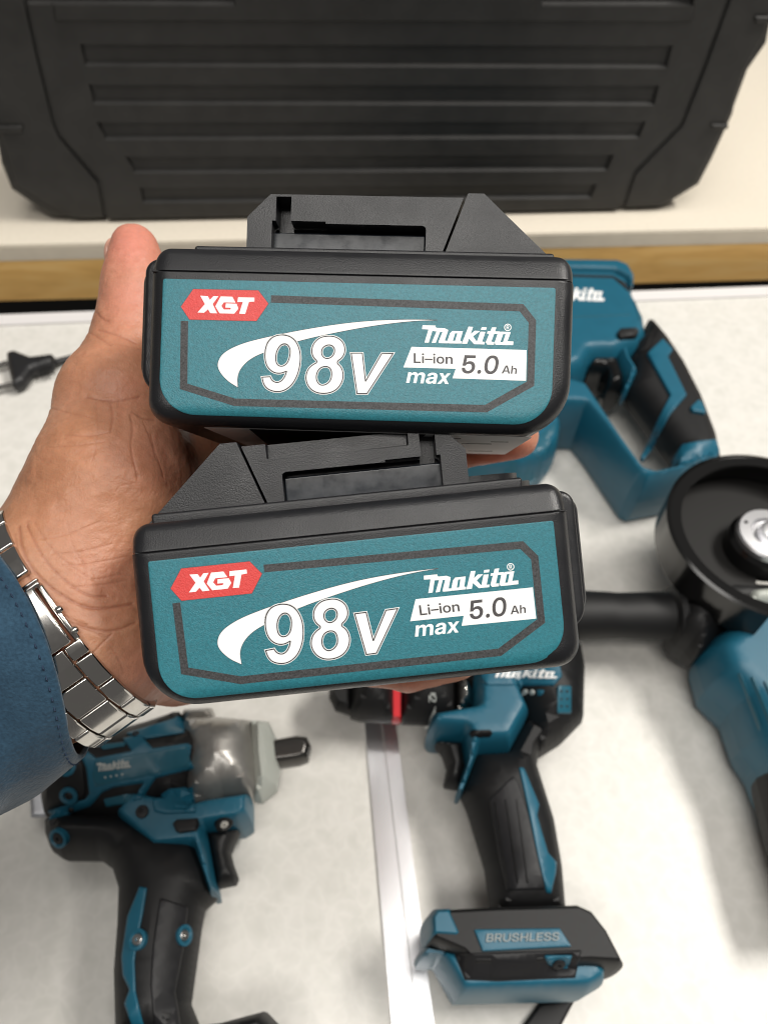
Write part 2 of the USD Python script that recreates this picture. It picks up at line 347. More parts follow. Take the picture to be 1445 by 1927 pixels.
for s in slots:
    a = Polygon(W(s)); b = Polygon(W([(s[0][0], s[0][1]), s[1], (s[2][0], s[2][1]), s[3]]))
    a = shapely.geometry.polygon.orient(a); inner_ = a.buffer(-.0022, join_style='mitre')
    up_ = affinity.translate(inner_, 0, .0003)
    panel -= prism(list(a.buffer(.0008, join_style='mitre').exterior.coords)[:-1], list(up_.exterior.coords)[:-1], .0042, -.0022)
# a shallow step across the panel's top
st_ = W([(105, 37), (1300, 39), (1318, -60), (88, -60)])
panel += prism([(x, y) for x, y in st_], [(x, y) for x, y in np.array(Polygon(st_).buffer(-.002, join_style='mitre').exterior.coords)[:-1]], .003, .0052) - m3.Manifold.batch_boolean([prism(list(Polygon(W(s)).buffer(.001, join_style='mitre').exterior.coords)[:-1], list(Polygon(W(s)).buffer(-.002, join_style='mitre').exterior.coords)[:-1], .007, -.002) for s in slots[5:]], m3.OpType.Add)
t.part('ribbed_panel', upr(T(panel), OFF), 'case_black', smooth=20)
# corner pieces and catches
cornerL = clean(Polygon(W(Z3([(-200, -200), (75, -200), (95, 0), (140, 205), (203, 462), (225, 512), (372, 684), (398, 838), (300, 832), (60, 690), (25, 560), (-60, 300)]))).intersection(oc.buffer(-.003)))
cornerR = clean(Polygon(W(Z4([(1500, -200), (1320, -200), (1296, 0), (1205, 252), (1120, 468), (945, 648), (896, 800), (1040, 766), (1165, 690), (1215, 590), (1296, 430), (1350, 265), (1430, 120)]))).intersection(oc.buffer(-.003)))
for cpoly in (cornerL, cornerR):
    t.part('corner_guard', upr(relief(cpoly.buffer(-.002).buffer(.002), lambda P, d: .0026 - rnd(d, .002), lambda P, d: -.004 + 0 * d, .02, dss(.002, 3)), OFF), 'case_black')
for a in (Z3([(-40, 465), (88, 465), (88, 490), (-40, 490)]), Z4([(1225, 456), (1290, 458), (1288, 474), (1228, 474)]), Z4([(1390, 52), (1470, 52), (1470, 78), (1390, 76)])):
    t.part('catch_edge', upr(relief(Polygon(W(a)), lambda P, d: .0055 - rnd(d, .0015), lambda P, d: .001 + 0 * d, .01, dss(.0015, 3)), OFF), 'case_black')

# ---------------------------------------------------------------- the two battery packs
def pose(px, py, Z, roll, yaw=0.):
    a = math.radians(roll); u = RT * math.cos(a) - UP * math.sin(a); v = RT * math.sin(a) + UP * math.cos(a); w = -FW
    y = math.radians(yaw); u, w = u * math.cos(y) - w * math.sin(y), w * math.cos(y) + u * math.sin(y)
    return PX(px, py, Z), u, v, w
POSE_A = pose(670, 660, .2003, 1.95, -2); POSE_B = pose(676, 1149, .1935, -5.75, 1)
def label_uv(px, py):                                                  # where a mark stands on the label, mm
    O, u, v, n = POSE_A; d = ray(px, py); k = ((O - C) @ n) / (d @ n); q_ = C + d * k - O
    return (q_ @ u * 1000, q_ @ v * 1000)
HD = 37.5                                                              # half depth, mm
O, u, v, w = POSE_A
bat = Thing('battery_pack', 'black and teal battery pack held uppermost, its long ramp at the right end', 'battery', O - w * HD / 1000, np.array([u, v, w]), group='battery packs held in the hand')
mm = lambda m: trimesh.Trimesh(np.array(m.vertices) / 1000, m.faces, process=False)
bp = lambda name, m, mat, parent=None, smooth=35, label=None: bat.part(name, mm(T(m) if hasattr(m, 'to_mesh') else m), mat, parent, smooth, world=False, label=label)
def rounded(u0, u1, v0, v1, rtl, rtr, rbr, rbl, n=10):
    pts = []
    for cx, cy, r, a0 in ((u1 - rtr, v1 - rtr, rtr, 0), (u0 + rtl, v1 - rtl, rtl, 90), (u0 + rbl, v0 + rbl, rbl, 180), (u1 - rbr, v0 + rbr, rbr, 270)):
        for i in range(n + 1):
            a = math.radians(a0 + 90 * i / n); pts.append((cx + r * math.cos(a), cy + r * math.sin(a)))
    return Polygon(pts)
shell = rounded(-55.6, 56.5, -20.3, 19.75, .8, .8, 14, 6.5)
RS = 5.0
ftop = lambda P, d: HD - rnd(d, RS)
# the seam side stays square: measure the rounding from the outline without the seam edge
shell_long = rounded(-55.6, 56.5, -20.3, 40, 4, 4, 14, 6.5)
ds_ = lambda P: shapely.distance(shell_long.boundary, shapely.points(P))
bp('lower_shell', relief(shell, lambda P, d: HD - rnd(ds_(P), RS) - rnd(d, .35), lambda P, d: -HD + rnd(ds_(P), RS) + rnd(d, .35), 2.2, [.12, .35, .9, 1.5, 2.2, 3.0, 4.0, 5.0]), 'shell_black')
lid = rounded(-55.45, 56.35, 19.87, 27.2, 4.8, 4.8, .3, .3)
lslope = lambda P, d: HD - .15 - np.maximum(P[:, 1] - 20.2, 0) * .34 - rnd(shapely.distance(rounded(-55.45, 56.35, 0, 27.2, 4.8, 4.8, .3, .3).boundary, shapely.points(P)), 2.6) - rnd(np.minimum(np.abs(P[:, 0] + 55.45), np.abs(P[:, 0] - 56.35)), RS) * .6 - rnd(d, .3)
lidp = bp('lid', relief(lid, lslope, lambda P, d: -lslope(P, d), 1.6, [.12, .3, .8, 1.5, 2.6]), 'shell_black')
bp('seam', rbox(109.4, .5, 73.6, .2, (0, 19.85, 0)), 'gap_black')
# base plate and sliding rail
bp('base_plate', rbox(98, 3.2, 58, .8, (3, 28.0, 0)), 'shell_black')
def convex_rail(prof, w0, r, n=4):
    pg = Polygon(prof); pts = []
    for i in range(n + 1):
        a = math.pi / 2 * i / n; ins, dz = r * (1 - math.sin(a)), r * (1 - math.cos(a))
        g = pg.buffer(-ins, join_style='mitre') if ins > 1e-6 else pg
        for x, y in list(g.exterior.coords)[:-1]: pts += [(x, y, w0 - dz if False else w0 - (r - r * math.cos(math.pi / 2 * (1 - i / n)))), ]
    P_ = np.array(pts); P_ = np.vstack([P_, P_ * [1, 1, -1]])
    return m3.Manifold.hull_points(P_)
RW = HD - 11.5
rail = convex_rail([(-32.3, 26.5), (-32.3, 38.8), (-26, 45.2), (27.2, 45.2), (20.6, 26.5)], RW, .7)
for sgn in (1, -1):
    z = sgn * RW
    bx = lambda u0, u1, v0, v1, dep, sg=sgn: m3.Manifold.cube([u1 - u0, v1 - v0, 2 * dep], True).translate([(u0 + u1) / 2, (v0 + v1) / 2, sg * RW])
    rail -= rbox(42.6, 9.4, 14, 1.1, (-4.1, 32.6, z))
    rail -= bx(-25.4, -10.5, 34, 37.9, 5)
    rail -= bx(-24.4, -20.2, 36, 44.6, 8)
rail -= rbox(38, 9, 6, .5, (1.8, 45.6, -RW))                           # the ledge along the far side's upper edge
bp('slide_rail', rail, 'shell_black', smooth=25)
for sgn in (1, -1):
    bp('slot_insert', rbox(43, 8.6, 3, .5, (-4.3, 31.7, sgn * (RW - 5.2))), 'slot_dark', label='smooth dark insert in the rail slot')
ramp = convex_rail([(12, 47.4), (31.8, 47.4), (55.4, 25.5), (4, 25.5)], RW - .1, 6.0, 7) ^ poly_man(Polygon([(28.4, 46.5), (60, 46.5), (60, 26.5), (21.4, 26.5)]), -60, 60)
bp('rail_ramp', ramp, 'shell_black')
# round boss and release button at the other end
bp('round_boss', cat(*[trimesh.creation.cylinder(r, h, sections=48).apply_transform(trimesh.transformations.rotation_matrix(math.pi / 2, [1, 0, 0])).apply_translation([-36, y, 0]) for r, h, y in ((17.5, 3, 27.6), (14, 5.4, 29))]), 'shell_black')
btn = rounded(-60.2, -50, -9.5, 24.2, 5, .5, .5, 6)
bp('release_button', relief(btn, lambda P, d: 29 - rnd(d, 2.2), lambda P, d: -29 + rnd(d, 2.2), 2.5, [.2, .7, 1.4, 2.2]), 'shell_black')
btn2 = rounded(-58.6, -50, -11.5, 25.0, 4, .5, .5, 6)
bp('button_frame', relief(btn2, lambda P, d: 31.8 - rnd(d, 1.5), lambda P, d: -31.8 + rnd(d, 1.5), 2.5, [.2, .7, 1.5]), 'shell_black')

# the printed label, on both long sides
ZA, ZB, ZC = zoom(750, 590, 5.558), zoom(320, 530, 6.881), zoom(390, 580, 3.141)
LOGO = [[(250, 122), (388, 126), (380, 152), (310, 168), (300, 165), (245, 163)], [(318, 150), (362, 150), (315, 304), (270, 304)], [(350, 140), (380, 130), (395, 150), (478, 152), (518, 172), (512, 198), (430, 190), (350, 182)],
        [(408, 160), (446, 160), (388, 306), (345, 306)], [(470, 165), (518, 175), (482, 283), (520, 288), (515, 311), (425, 309), (415, 300)],
        [(730, 137), (778, 140), (716, 316), (660, 315)], [(735, 228), (795, 180), (852, 183), (778, 238), (815, 292), (850, 296), (842, 321), (788, 320), (730, 255)],
        [(868, 143), (922, 145), (912, 172), (858, 170)], [(855, 190), (907, 192), (872, 295), (902, 297), (895, 323), (827, 320), (815, 300)],
        [(975, 145), (1022, 145), (968, 295), (1000, 298), (995, 326), (925, 325), (910, 300)], [(930, 185), (1062, 188), (1052, 213), (922, 210)]]
def logo_px():                                                         # the brand lettering, in zoomed pixels
    g = [Polygon(p) for p in LOGO]
    g.append(Polygon([(562, 182), (672, 183), (642, 285), (662, 290), (655, 313), (600, 313), (520, 311), (508, 290), (536, 208)], [[(590, 206), (614, 206), (590, 286), (566, 286)]]))
    g.append(Polygon([(1072, 190), (1172, 193), (1137, 290), (1200, 292), (1195, 330), (1110, 330), (1012, 327), (1003, 302), (1033, 215)], [[(1092, 215), (1118, 215), (1090, 300), (1062, 300)]]))
    return unary_union([x.buffer(0) for x in g]).buffer(-2).buffer(4).buffer(-2)
zz = lambda g, z_: warp(g, lambda x, y: z_([(x, y)])[0])
def build_label(sgn):
    """One label and its print, in photograph pixels of the upper pack's label laid back onto its plane."""
    uv = lambda g: warp(g, label_uv)
    side = lambda m: m if sgn > 0 else m.apply_transform(trimesh.transformations.rotation_matrix(math.pi, [0, 1, 0]))
    st = rounded(-51.4, 51.0, -17.9, 17.6, .6, .6, 9.5, 9.5)
    top = lambda P, d: HD - rnd(ds_(P), RS) + .20
    lp = bp('label', side(relief(st, lambda P, d: top(P, d) - rnd(d, .05), lambda P, d: top(P, d) - .4, 1.5, [.06, .5, 1.2, 2.2, 3.4])), 'label_teal')
    def put(name, g, mat, lift): bp(name, side(extrude(uv(g).buffer(0), .05, HD + .17 + lift)), mat, lp, smooth=False)
    line = LineString([(510, 562.5), (981, 579), (1001.5, 605), (998, 722), (914, 769), (442, 757), (346, 727), (347.5, 604)]).buffer(7.0, cap_style='flat', join_style='mitre')
    put('frame_line', line, 'label_dark', .0)
    badge = Polygon(ZB([(305, 97), (1145, 115), (1275, 285), (1120, 510), (255, 490), (145, 325)]))
    put('badge_edge', badge.buffer(.8, join_style='mitre'), 'print_dark', .0); put('red_badge', badge, 'print_red', .03)
    xgt = [[(395, 183), (492, 188), (520, 237), (565, 188), (630, 190), (555, 290), (612, 410), (525, 408), (495, 358), (445, 403), (360, 400), (455, 292)],
           [(660, 192), (810, 197), (850, 272), (700, 268), (668, 315), (700, 362), (780, 362), (795, 340), (718, 335), (728, 283), (865, 288), (888, 350), (835, 415), (645, 410), (590, 320)],
           [(885, 203), (1095, 208), (1095, 258), (1025, 262), (975, 420), (898, 415), (945, 265), (875, 265)]]
    put('badge_lettering', shapely.MultiPolygon([Polygon(ZB(g)) for g in xgt]), 'print_white', .06)
    sw = soft([(181, 467), (181, 467), (120, 430), (70, 372), (60, 322), (95, 262), (200, 210), (340, 174), (550, 130), (800, 90), (1000, 72), (1200, 67), (1358, 70), (1358, 70), (1200, 76), (1000, 100), (800, 135), (540, 191), (350, 255), (260, 295), (205, 345), (178, 400), (181, 467)], 3)
    sw = Polygon(ZC(sw)).buffer(0)
    put('swoosh_edge', sw.buffer(.7), 'print_dark', .0); put('swoosh', sw.buffer(-.15), 'print_white', .03)
    nine = Polygon(soft([(324, 407), (324, 407), (374, 404), (374, 404), (385, 428), (412, 441), (440, 430), (460, 402), (469, 374), (469, 374), (430, 388), (388, 380), (352, 345), (339, 290), (347, 220), (375, 178), (410, 160), (450, 156), (497, 168), (532, 203), (552, 260), (552, 325), (537, 393), (505, 452), (460, 487), (410, 497), (358, 481), (333, 450)], 2),
                   [soft([(440, 213), (470, 211), (489, 235), (491, 270), (479, 317), (455, 341), (428, 343), (410, 325), (406, 290), (414, 248)], 2)])
    eight = Polygon(soft([(700, 164), (760, 166), (806, 200), (818, 250), (802, 292), (762, 320), (795, 348), (808, 400), (792, 452), (755, 491), (700, 507), (640, 500), (598, 467), (580, 415), (592, 365), (620, 335), (655, 318), (625, 290), (615, 250), (628, 208), (660, 176)], 2),
                    [soft([(715, 216), (744, 224), (755, 250), (744, 282), (715, 299), (688, 292), (675, 265), (683, 233)], 2), soft([(698, 343), (727, 353), (737, 385), (730, 427), (700, 453), (668, 455), (648, 430), (645, 395), (663, 356)], 2)])
    vv = Polygon([(850, 265), (918, 265), (936, 430), (1030, 268), (1100, 267), (945, 506), (885, 506)])
    num = shapely.MultiPolygon([Polygon(ZC(np.array(g.exterior.coords)), [ZC(np.array(h.coords)) for h in g.interiors]) for g in (nine, eight, vv)])
    put('numeral_halo', num.buffer(1.9, join_style='mitre'), 'print_white', .03); put('numeral_outline', num.buffer(.75), 'print_dark', .06)
    put('voltage_numerals', num.buffer(-1.5), 'print_white', .09)
    put('brand_lettering', zz(logo_px(), ZA), 'print_white', .0)
    ring = Point(1140, 145).buffer(38).difference(Point(1140, 145).buffer(30))
    rr = text_px('R', 1126, 1154, 165, 42, weight=600)
    put('registered_mark', zz(unary_union([ring, rr]), ZA), 'print_white', .0)
    put('capacity_plate', Polygon(ZA([(135, 348), (1338, 382), (1330, 703), (562, 677), (597, 578), (50, 563)])), 'print_white', .0)
    tx = [text_px('Li–ion', 158, 565, 517, 103, .025, 0, 600), text_px('5.0', 660, 1046, 624, 190, .022, .16, 650), text_px('Ah', 1075, 1236, 626, 84, .03, .1, 600)]
    put('plate_lettering', zz(unary_union(tx), ZA), 'print_dark', .03)
    put('max_lettering', zz(text_px('max', 78, 545, 725, 158, .03, .2, 700), ZA), 'print_white', .0)
build_label(1); build_label(-1)
# paper label on the underside
flat = lambda g, y, h: (lambda m: m)(trimesh.Trimesh(extrude(g, h).vertices[:, [0, 2, 1]] * [1, -1, 1] + [0, y, 0], extrude(g, h).faces, process=False))
ul = bp('underside_label', flat(sbox(-40, -29, 46, 29).buffer(1.5), -20.32, .06), 'paper_grey', smooth=False)
bp('underside_print', flat(Polygon([(-29, 29.5), (-34, -29.5), (12, -29.5), (19, 29.5)]), -20.37, .06), 'gap_black', ul, smooth=False)
for x, y, a, b in ((22, 20, 7, 1.6), (30, 6, 9, 1.4), (25, -8, 6, 1.8), (34, -20, 8, 1.5), (38, 14, 5, 1.3)):
    bp('underside_print', flat(affinity.rotate(sbox(x, y, x + a, y + b), 8), -20.37, .06), 'gap_black', ul, smooth=False)

O, u, v, w = POSE_B
low = UsdGeom.Xform.Define(stage, numbered('/World/battery_pack'))
m_ = np.eye(4); m_[0, :3] = -u; m_[1, :3] = v; m_[2, :3] = -w; m_[3, :3] = O - w * HD / 1000
low.GetPrim().GetReferences().AddInternalReference(bat.path)
low.GetPrim().SetInstanceable(True)
low.ClearXformOpOrder() if False else None
low.GetPrim().GetAttribute('xformOp:transform').Set(Gf.Matrix4d(m_.tolist()))
tag(low.GetPrim(), label='black and teal battery pack held below the other, its ramp at the left', category='battery', group='battery packs held in the hand')

# ---------------------------------------------------------------- tools lying on the table
class Body:
    def __init__(s, poly, zc, Th, r): s.p, s.zc, s.T, s.r = clean(poly), zc, Th, r
    def prof(s, d): q_ = 1 - np.clip(d / s.r, 0, 1); return s.T * np.sqrt(np.maximum(1 - q_ * q_, 0))
    def h(s, P):
        P = np.atleast_2d(P); i = shapely.contains_xy(s.p, P[:, 0], P[:, 1])
        return np.where(i, s.zc + s.prof(shapely.distance(s.p.boundary, shapely.points(P))), -1.)
    def mesh(s, step=.004, n=6):
        return relief(s.p, lambda P, d: s.zc + s.prof(d), lambda P, d: s.zc - s.prof(d), step, [s.r * .995 * (1 - math.cos(math.pi / 2 * (i + 1) / n)) for i in range(n)] if s.r < 1 else [.01])
class Tool(Thing):
    def start(s): s.bodies = []
    def body(s, name, px, zc, Th, r, mat, rnd_px=6, parent=None, label=None, step=.004, keep=True, n=6, pz=None):
        g = px if hasattr(px, 'geom_type') else Polygon(px)
        g = g.buffer(0)
        if rnd_px: g = g.buffer(rnd_px).buffer(-2 * rnd_px).buffer(rnd_px)
        g = warp(shapely.segmentize(clean(g), 30), lambda x, y: at(x, y, zc if pz is None else pz)[:2])
        b = Body(g, zc, Th, r)
        if keep: s.bodies.append(b)
        return s.part(name, b.mesh(step, n), mat, parent, label=label)
    def top(s, P): return np.maximum.reduce([b.h(P) for b in s.bodies])
    def lay(s, g, zd):
        g = shapely.segmentize(g, 12)
        def fn(x, y):
            z = zd
            for _ in range(5):
                p = at(x, y, z)[:2]; h = s.top(p)[0]
                z = .5 * z + .5 * (h if h > 0 else zd)
            return at(x, y, z)[:2]
        return warp(g, fn).buffer(0)
    def over(s, name, px, lift, mat, zd=.05, rnd_px=2, parent=None, step=.004, label=None, sink=.0015, flat=False):
        g = px if hasattr(px, 'geom_type') else Polygon(px)
        g = g.buffer(0)
        if rnd_px: g = g.buffer(-rnd_px).buffer(2 * rnd_px).buffer(-rnd_px)
        g = s.lay(g, zd)
        lo_ = min(b.zc for b in s.bodies)
        def hh(P): return np.maximum(s.top(P), lo_)
        e = .0001 if step > .005 else max(min(abs(lift), .0012), .0001)
        return s.part(name, relief(g, lambda P, d: hh(P) + lift - rnd(d, e), lambda P, d: hh(P) - sink, step, [.0004] if step > .005 else [e * .3, e]), mat, parent, label=label)
    def screw(s, x, y, r, zd=.05, mat='screw_steel', ring=None, rr=0):
        z = zd
        for _ in range(6): z = .5 * z + .5 * max(s.top(at(x, y, z)[:2])[0], 0.0)
        p = at(x, y, z); e = .0015
        gx = (s.top(p[:2] + [e, 0])[0] - s.top(p[:2] - [e, 0])[0]) / (2 * e); gy = (s.top(p[:2] + [0, e])[0] - s.top(p[:2] - [0, e])[0]) / (2 * e)
        nv = np.array([-np.clip(gx, -2, 2), -np.clip(gy, -2, 2), 1.]); nv /= np.linalg.norm(nv)
        Tm = trimesh.geometry.align_vectors([0, 0, 1], nv); put = lambda m: m.apply_transform(Tm).apply_translation([p[0], p[1], z] + nv * .0010)
        if ring:
            s.part('screw_boss', put(lathe([(r * 1.02, -.004), (r * rr, -.004), (r * rr, .0006), (r * 1.25, .0010), (r * 1.02, .0002), (r * 1.02, -.004)], 28)), ring)
        return s.part('screw', put(lathe([(0, -.004), (r, -.004), (r, .0003), (r * .8, .0007), (r * .35, .0007), (r * .3, -.0004), (0, -.0004)], 20)), mat)

Z7 = zoom(0, 1300, 2.2578)
# --- impact wrench
k = Tool('impact_wrench', 'teal and black cordless impact wrench with square drive lying at lower left', 'impact wrench', at(290, 1600, 0)); k.start()
ZM = .034
k.body('steel_bracket', Z7([(122, 372), (200, 335), (240, 330), (240, 540), (130, 541)]), .020, .0015, .003, 'galvanised', 1, keep=False)
k.body('anvil', Z7([(1140, 222), (1262, 200), (1306, 206), (1325, 246), (1312, 300), (1272, 316), (1150, 334)]), ZM, .0085, .004, 'anvil', 2)
k.body('front_bumper', Z7([(1060, 140), (1150, 146), (1176, 210), (1190, 340), (1180, 420), (1115, 474), (1080, 472), (1062, 300)]), ZM, .024, .022, 'bumper', 4)
k.body('gear_case', Z7([(770, 180), (800, 128), (925, 128), (1075, 142), (1108, 300), (1112, 440), (1075, 476), (960, 482), (900, 510), (800, 500)]), ZM, .028, .026, 'gear_case', 6)
for g in ([(775, 108), (800, 96), (912, 90), (925, 150), (790, 160)], [(810, 445), (905, 428), (972, 440), (972, 474), (905, 505), (820, 520)]):
    k.body('lug', Z7(g), ZM, .016, .008, 'gear_case', 4)
mh = k.body('motor_housing', Z7([(188, 330), (272, 285), (300, 215), (380, 175), (480, 166), (525, 182), (640, 150), (735, 118), (750, 108), (783, 106), (790, 180), (850, 185), (905, 240), (905, 330), (845, 400), (825, 420), (835, 525), (690, 530), (560, 590), (200, 548), (186, 480)]), ZM, .0325, .032, 'rubber', 6)
hd = k.body('handle', Z7([(200, 565), (260, 535), (540, 540), (720, 600), (850, 650), (905, 760), (930, 880), (872, 930), (856, 1010), (830, 1200), (812, 1330), (850, 1425), (870, 1520), (500, 1520), (496, 1416), (490, 1200), (505, 1000), (510, 850), (482, 760), (430, 722), (275, 720), (225, 685), (202, 620)]), ZM, .024, .020, 'rubber', 8)
k.body('trigger_housing', Z7([(520, 560), (600, 470), (700, 490), (830, 522), (900, 500), (1076, 474), (1076, 572), (1032, 600), (890, 622), (936, 880), (905, 892), (840, 700), (680, 716), (540, 590)]), ZM, .0235, .004, 'tool_teal', 3)
k.body('trigger', Z7([(885, 612), (1026, 596), (1000, 650), (984, 695), (996, 745), (1016, 800), (1004, 826), (925, 842)]), ZM, .012, .006, 'rubber', 4)
k.body('battery_foot', Z7([(430, 1470), (800, 1440), (960, 1418), (1138, 1370), (1215, 1450), (1230, 1560), (430, 1660)]), ZM, .033, .006, 'rubber', 6)
tl = lambda n, pts, lift=.0012, mat='tool_teal', **kw: k.over(n, Z7(pts), lift, mat, .06, **kw)
tl('teal_panel', [(245, 275), (365, 252), (410, 288), (560, 258), (520, 205), (565, 192), (604, 196), (650, 246), (800, 224), (814, 236), (804, 285), (824, 330), (662, 372), (602, 462), (560, 470), (612, 392), (480, 412), (436, 432), (382, 492), (345, 505), (205, 548), (203, 512), (362, 462), (380, 440), (366, 330), (350, 296), (290, 292)], rnd_px=1)
tl('rating_plate', [(405, 300), (800, 236), (806, 286), (815, 326), (640, 368), (470, 402), (405, 418), (392, 360)], .0015, 'tool_panel', rnd_px=1)
tl('rear_vent_plate', [(193, 305), (340, 292), (356, 318), (366, 440), (350, 466), (196, 502)], .0016, 'rubber')
tl('teal_top', [(525, 185), (640, 150), (735, 120), (752, 110), (780, 108), (782, 178), (620, 208), (560, 192)], .0014)
tl('teal_side', [(650, 470), (720, 420), (818, 410), (832, 520), (700, 525), (655, 515)], .002)
for a in ([(425, 240), (440, 228), (540, 218), (528, 238), (440, 252)], [(440, 462), (540, 440), (572, 440), (540, 478), (450, 495)]): tl('vent_slot', a, .0005, 'tool_panel')
for a, b in ((288, 324), (296, 443)):
    k.screw(*Z7([(a, b)])[0], .0022, .06, 'gap_black', 'tool_teal', 2.2)
k.screw(*Z7([(253, 625)])[0], .0032, .05, 'gap_black', 'tool_teal', 1.6)
for a, b in ((950, 561), (587, 1060), (778, 1042)): k.screw(*Z7([(a, b)])[0], .0026, .055, 'screw_steel', 'tool_teal' if b > 900 else 'rubber', 1.8)
k.screw(*Z7([(605, 517)])[0], .0033, .06, 'gap_black')
k.screw(*Z7([(578, 190)])[0], .002, .06, 'gap_black'); k.screw(*Z7([(305, 503)])[0], .0015, .06, 'gap_black')
tl('direction_button', [(735, 568), (752, 552), (842, 545), (850, 572), (836, 598), (764, 608), (748, 600)], .0025, 'rubber')
tl('grip_stripe', [(592, 832), (626, 838), (607, 950), (586, 1050), (572, 1150), (577, 1280), (612, 1430), (560, 1430), (526, 1332), (548, 1272), (520, 1212), (514, 1130), (540, 960)], .0012, rnd_px=3)
tl('grip_pad', [(680, 880), (800, 920), (780, 1100), (745, 1280), (770, 1430), (655, 1430), (640, 1250), (650, 1080)], .0010, 'rubber_grey', rnd_px=4)
lw = affinity.scale(logo_px(), .148, .19, origin=(0, 0)); lw = affinity.rotate(affinity.translate(lw, 378, 293), -9.5, origin=(412, 320))
k.over('brand_lettering', zz(lw, Z7), .0022, 'pale_grey', .06, 0, step=.01)
for i in range(4): tl('indicator_dot', list(np.array(Point(450 + 24 * i, 373 - 4 * i).buffer(7, 6).exterior.coords)), .0020, 'pale_grey', rnd_px=0)

# --- drill driver
k = Tool('drill_driver', 'teal and black cordless drill driver with red ringed chuck lying at bottom centre', 'drill', at(930, 1560, 0)); k.start()
CZ = .034
k.body('chuck_nose', Z8([(46, 100), (80, 60), (150, 20), (150, 255), (72, 232), (46, 180)]), CZ, .016, .024, 'rubber', 3)
k.body('chuck_sleeve', Z8([(140, -10), (340, -14), (340, 284), (185, 276), (140, 262)]), CZ, .0225, .0225, 'rubber', 2)
k.body('red_ring', Z8([(328, -18), (376, -18), (374, 286), (330, 286)]), CZ, .0232, .0232, 'red', 1)
k.body('torque_collar', Z8([(372, -24), (616, -28), (616, 270), (490, 291), (372, 288)]), CZ, .0242, .0245, 'rubber', 3)
k.body('collar_plate', Z8([(612, 90), (640, 110), (690, 150), (692, 240), (655, 266), (612, 272)]), CZ, .022, .010, 'steel', 3)
k.body('gear_housing', Z8([(640, -40), (760, -60), (880, -60), (885, 175), (935, 290), (850, 445), (712, 452), (642, 632), (615, 632), (655, 500), (640, 392), (512, 386), (480, 370), (500, 300), (690, 266), (690, 180)]), CZ, .0262, .006, 'tool_teal', 3)
k.body('motor_housing', Z8([(620, 115), (720, -45), (1180, -50), (1198, 60), (1192, 290), (1102, 382), (990, 452), (960, 440), (925, 300), (872, 168), (690, 172)]), CZ, .031, .030, 'rubber', 8)
k.body('handle', Z8([(850, 440), (930, 292), (1060, 360), (990, 452), (985, 500), (1060, 740), (1096, 950), (1116, 1190), (780, 1190), (750, 950), (670, 690), (640, 622), (705, 450)]), CZ, .024, .021, 'rubber', 8)
k.body('trigger', Z8([(510, 388), (645, 392), (660, 500), (632, 592), (562, 580), (577, 500), (556, 432)]), CZ, .012, .006, 'rubber', 4)
k.body('foot_rail', Z8([(432, 1370), (468, 1318), (520, 1330), (620, 1340), (1180, 1340), (1262, 1436), (1256, 1502), (1172, 1552), (612, 1566), (520, 1402), (440, 1400)]), .030, .029, .006, 'tool_teal', 4)
k.body('battery_foot', Z8([(468, 1205), (500, 1172), (780, 1158), (1112, 1150), (1182, 1182), (1250, 1270), (1292, 1352), (1336, 1440), (1290, 1452), (1160, 1445), (840, 1462), (660, 1460), (610, 1400), (470, 1340)]), CZ, .033, .0045, 'rubber', 5)
k.body('foot_nose', Z8([(462, 1215), (498, 1168), (580, 1166), (642, 1306), (604, 1345), (466, 1335)]), CZ, .0338, .0045, 'tool_teal', 4)
tl = lambda n, pts, lift=.0012, mat='tool_teal', zd=.062, **kw: k.over(n, Z8(pts), lift, mat, zd, **kw)
tl('name_panel', [(722, 90), (742, 20), (1090, 20), (1102, 80), (1062, 122), (762, 122)])
lw = affinity.translate(affinity.scale(logo_px(), .30, .22, origin=(0, 0)), 715, 22)
k.over('brand_lettering', zz(lw, Z8), .0019, 'print_white', .066, 0, step=.01)
for a in ((935, 150), (966, 152)): tl('indicator_dot', list(Point(*a).buffer(12, 6).exterior.coords), .001, 'pale_grey', rnd_px=0)
tl('teal_mark', [(985, 140), (1025, 142), (1008, 168), (990, 168)])
tl('vent_frame', list(shapely.box(1088, 130, 1136, 240).buffer(8).exterior.coords), .0008, 'tool_panel')
for b in (150, 185, 218):
    for a in (1098, 1124): tl('vent_hole', list(Point(a, b).buffer(8, 6).exterior.coords), .0012, 'gap_black', rnd_px=0)
tl('direction_button', [(680, 340), (690, 326), (775, 324), (787, 340), (775, 356), (692, 358)], .002, 'rubber')
tl('grip_stripe', [(905, 490), (930, 495), (1000, 660), (990, 710), (1010, 780), (1040, 880), (1079, 922), (1076, 970), (1052, 1066), (1030, 1062), (990, 900), (940, 650)], .0012)
tl('grip_pad', [(770, 640), (880, 530), (905, 560), (950, 700), (1028, 1048), (850, 1052), (815, 900)], .0010, 'rubber_grey', rnd_px=4)
for a in ([(790, 650), (800, 650), (858, 1020), (848, 1020)], [(840, 640), (850, 640), (905, 1020), (895, 1020)], [(890, 640), (900, 640), (950, 1020), (940, 1020)]): tl('grip_rib', a, .0018, 'rubber', rnd_px=0)
tl('name_plate', [(700, 1228), (1090, 1222), (1146, 1308), (740, 1330)], .0012)
k.over('lettering', zz(text_px('BRUSHLESS', 755, 1085, 1288, 36, -.02, .1, 500), Z8), .0022, 'plate_grey2', .067, 0, step=.01)
tl('dark_panel', [(612, 1337), (1190, 1322), (1162, 1448), (812, 1464), (662, 1458)], .0014, 'rubber_grey')
bd = tl('teal_badge', [(1016, 1346), (1146, 1345), (1126, 1410), (1052, 1414)], .0020)
k.screw(*Z8([(1085, 1380)])[0], .003, .067, 'gap_black')
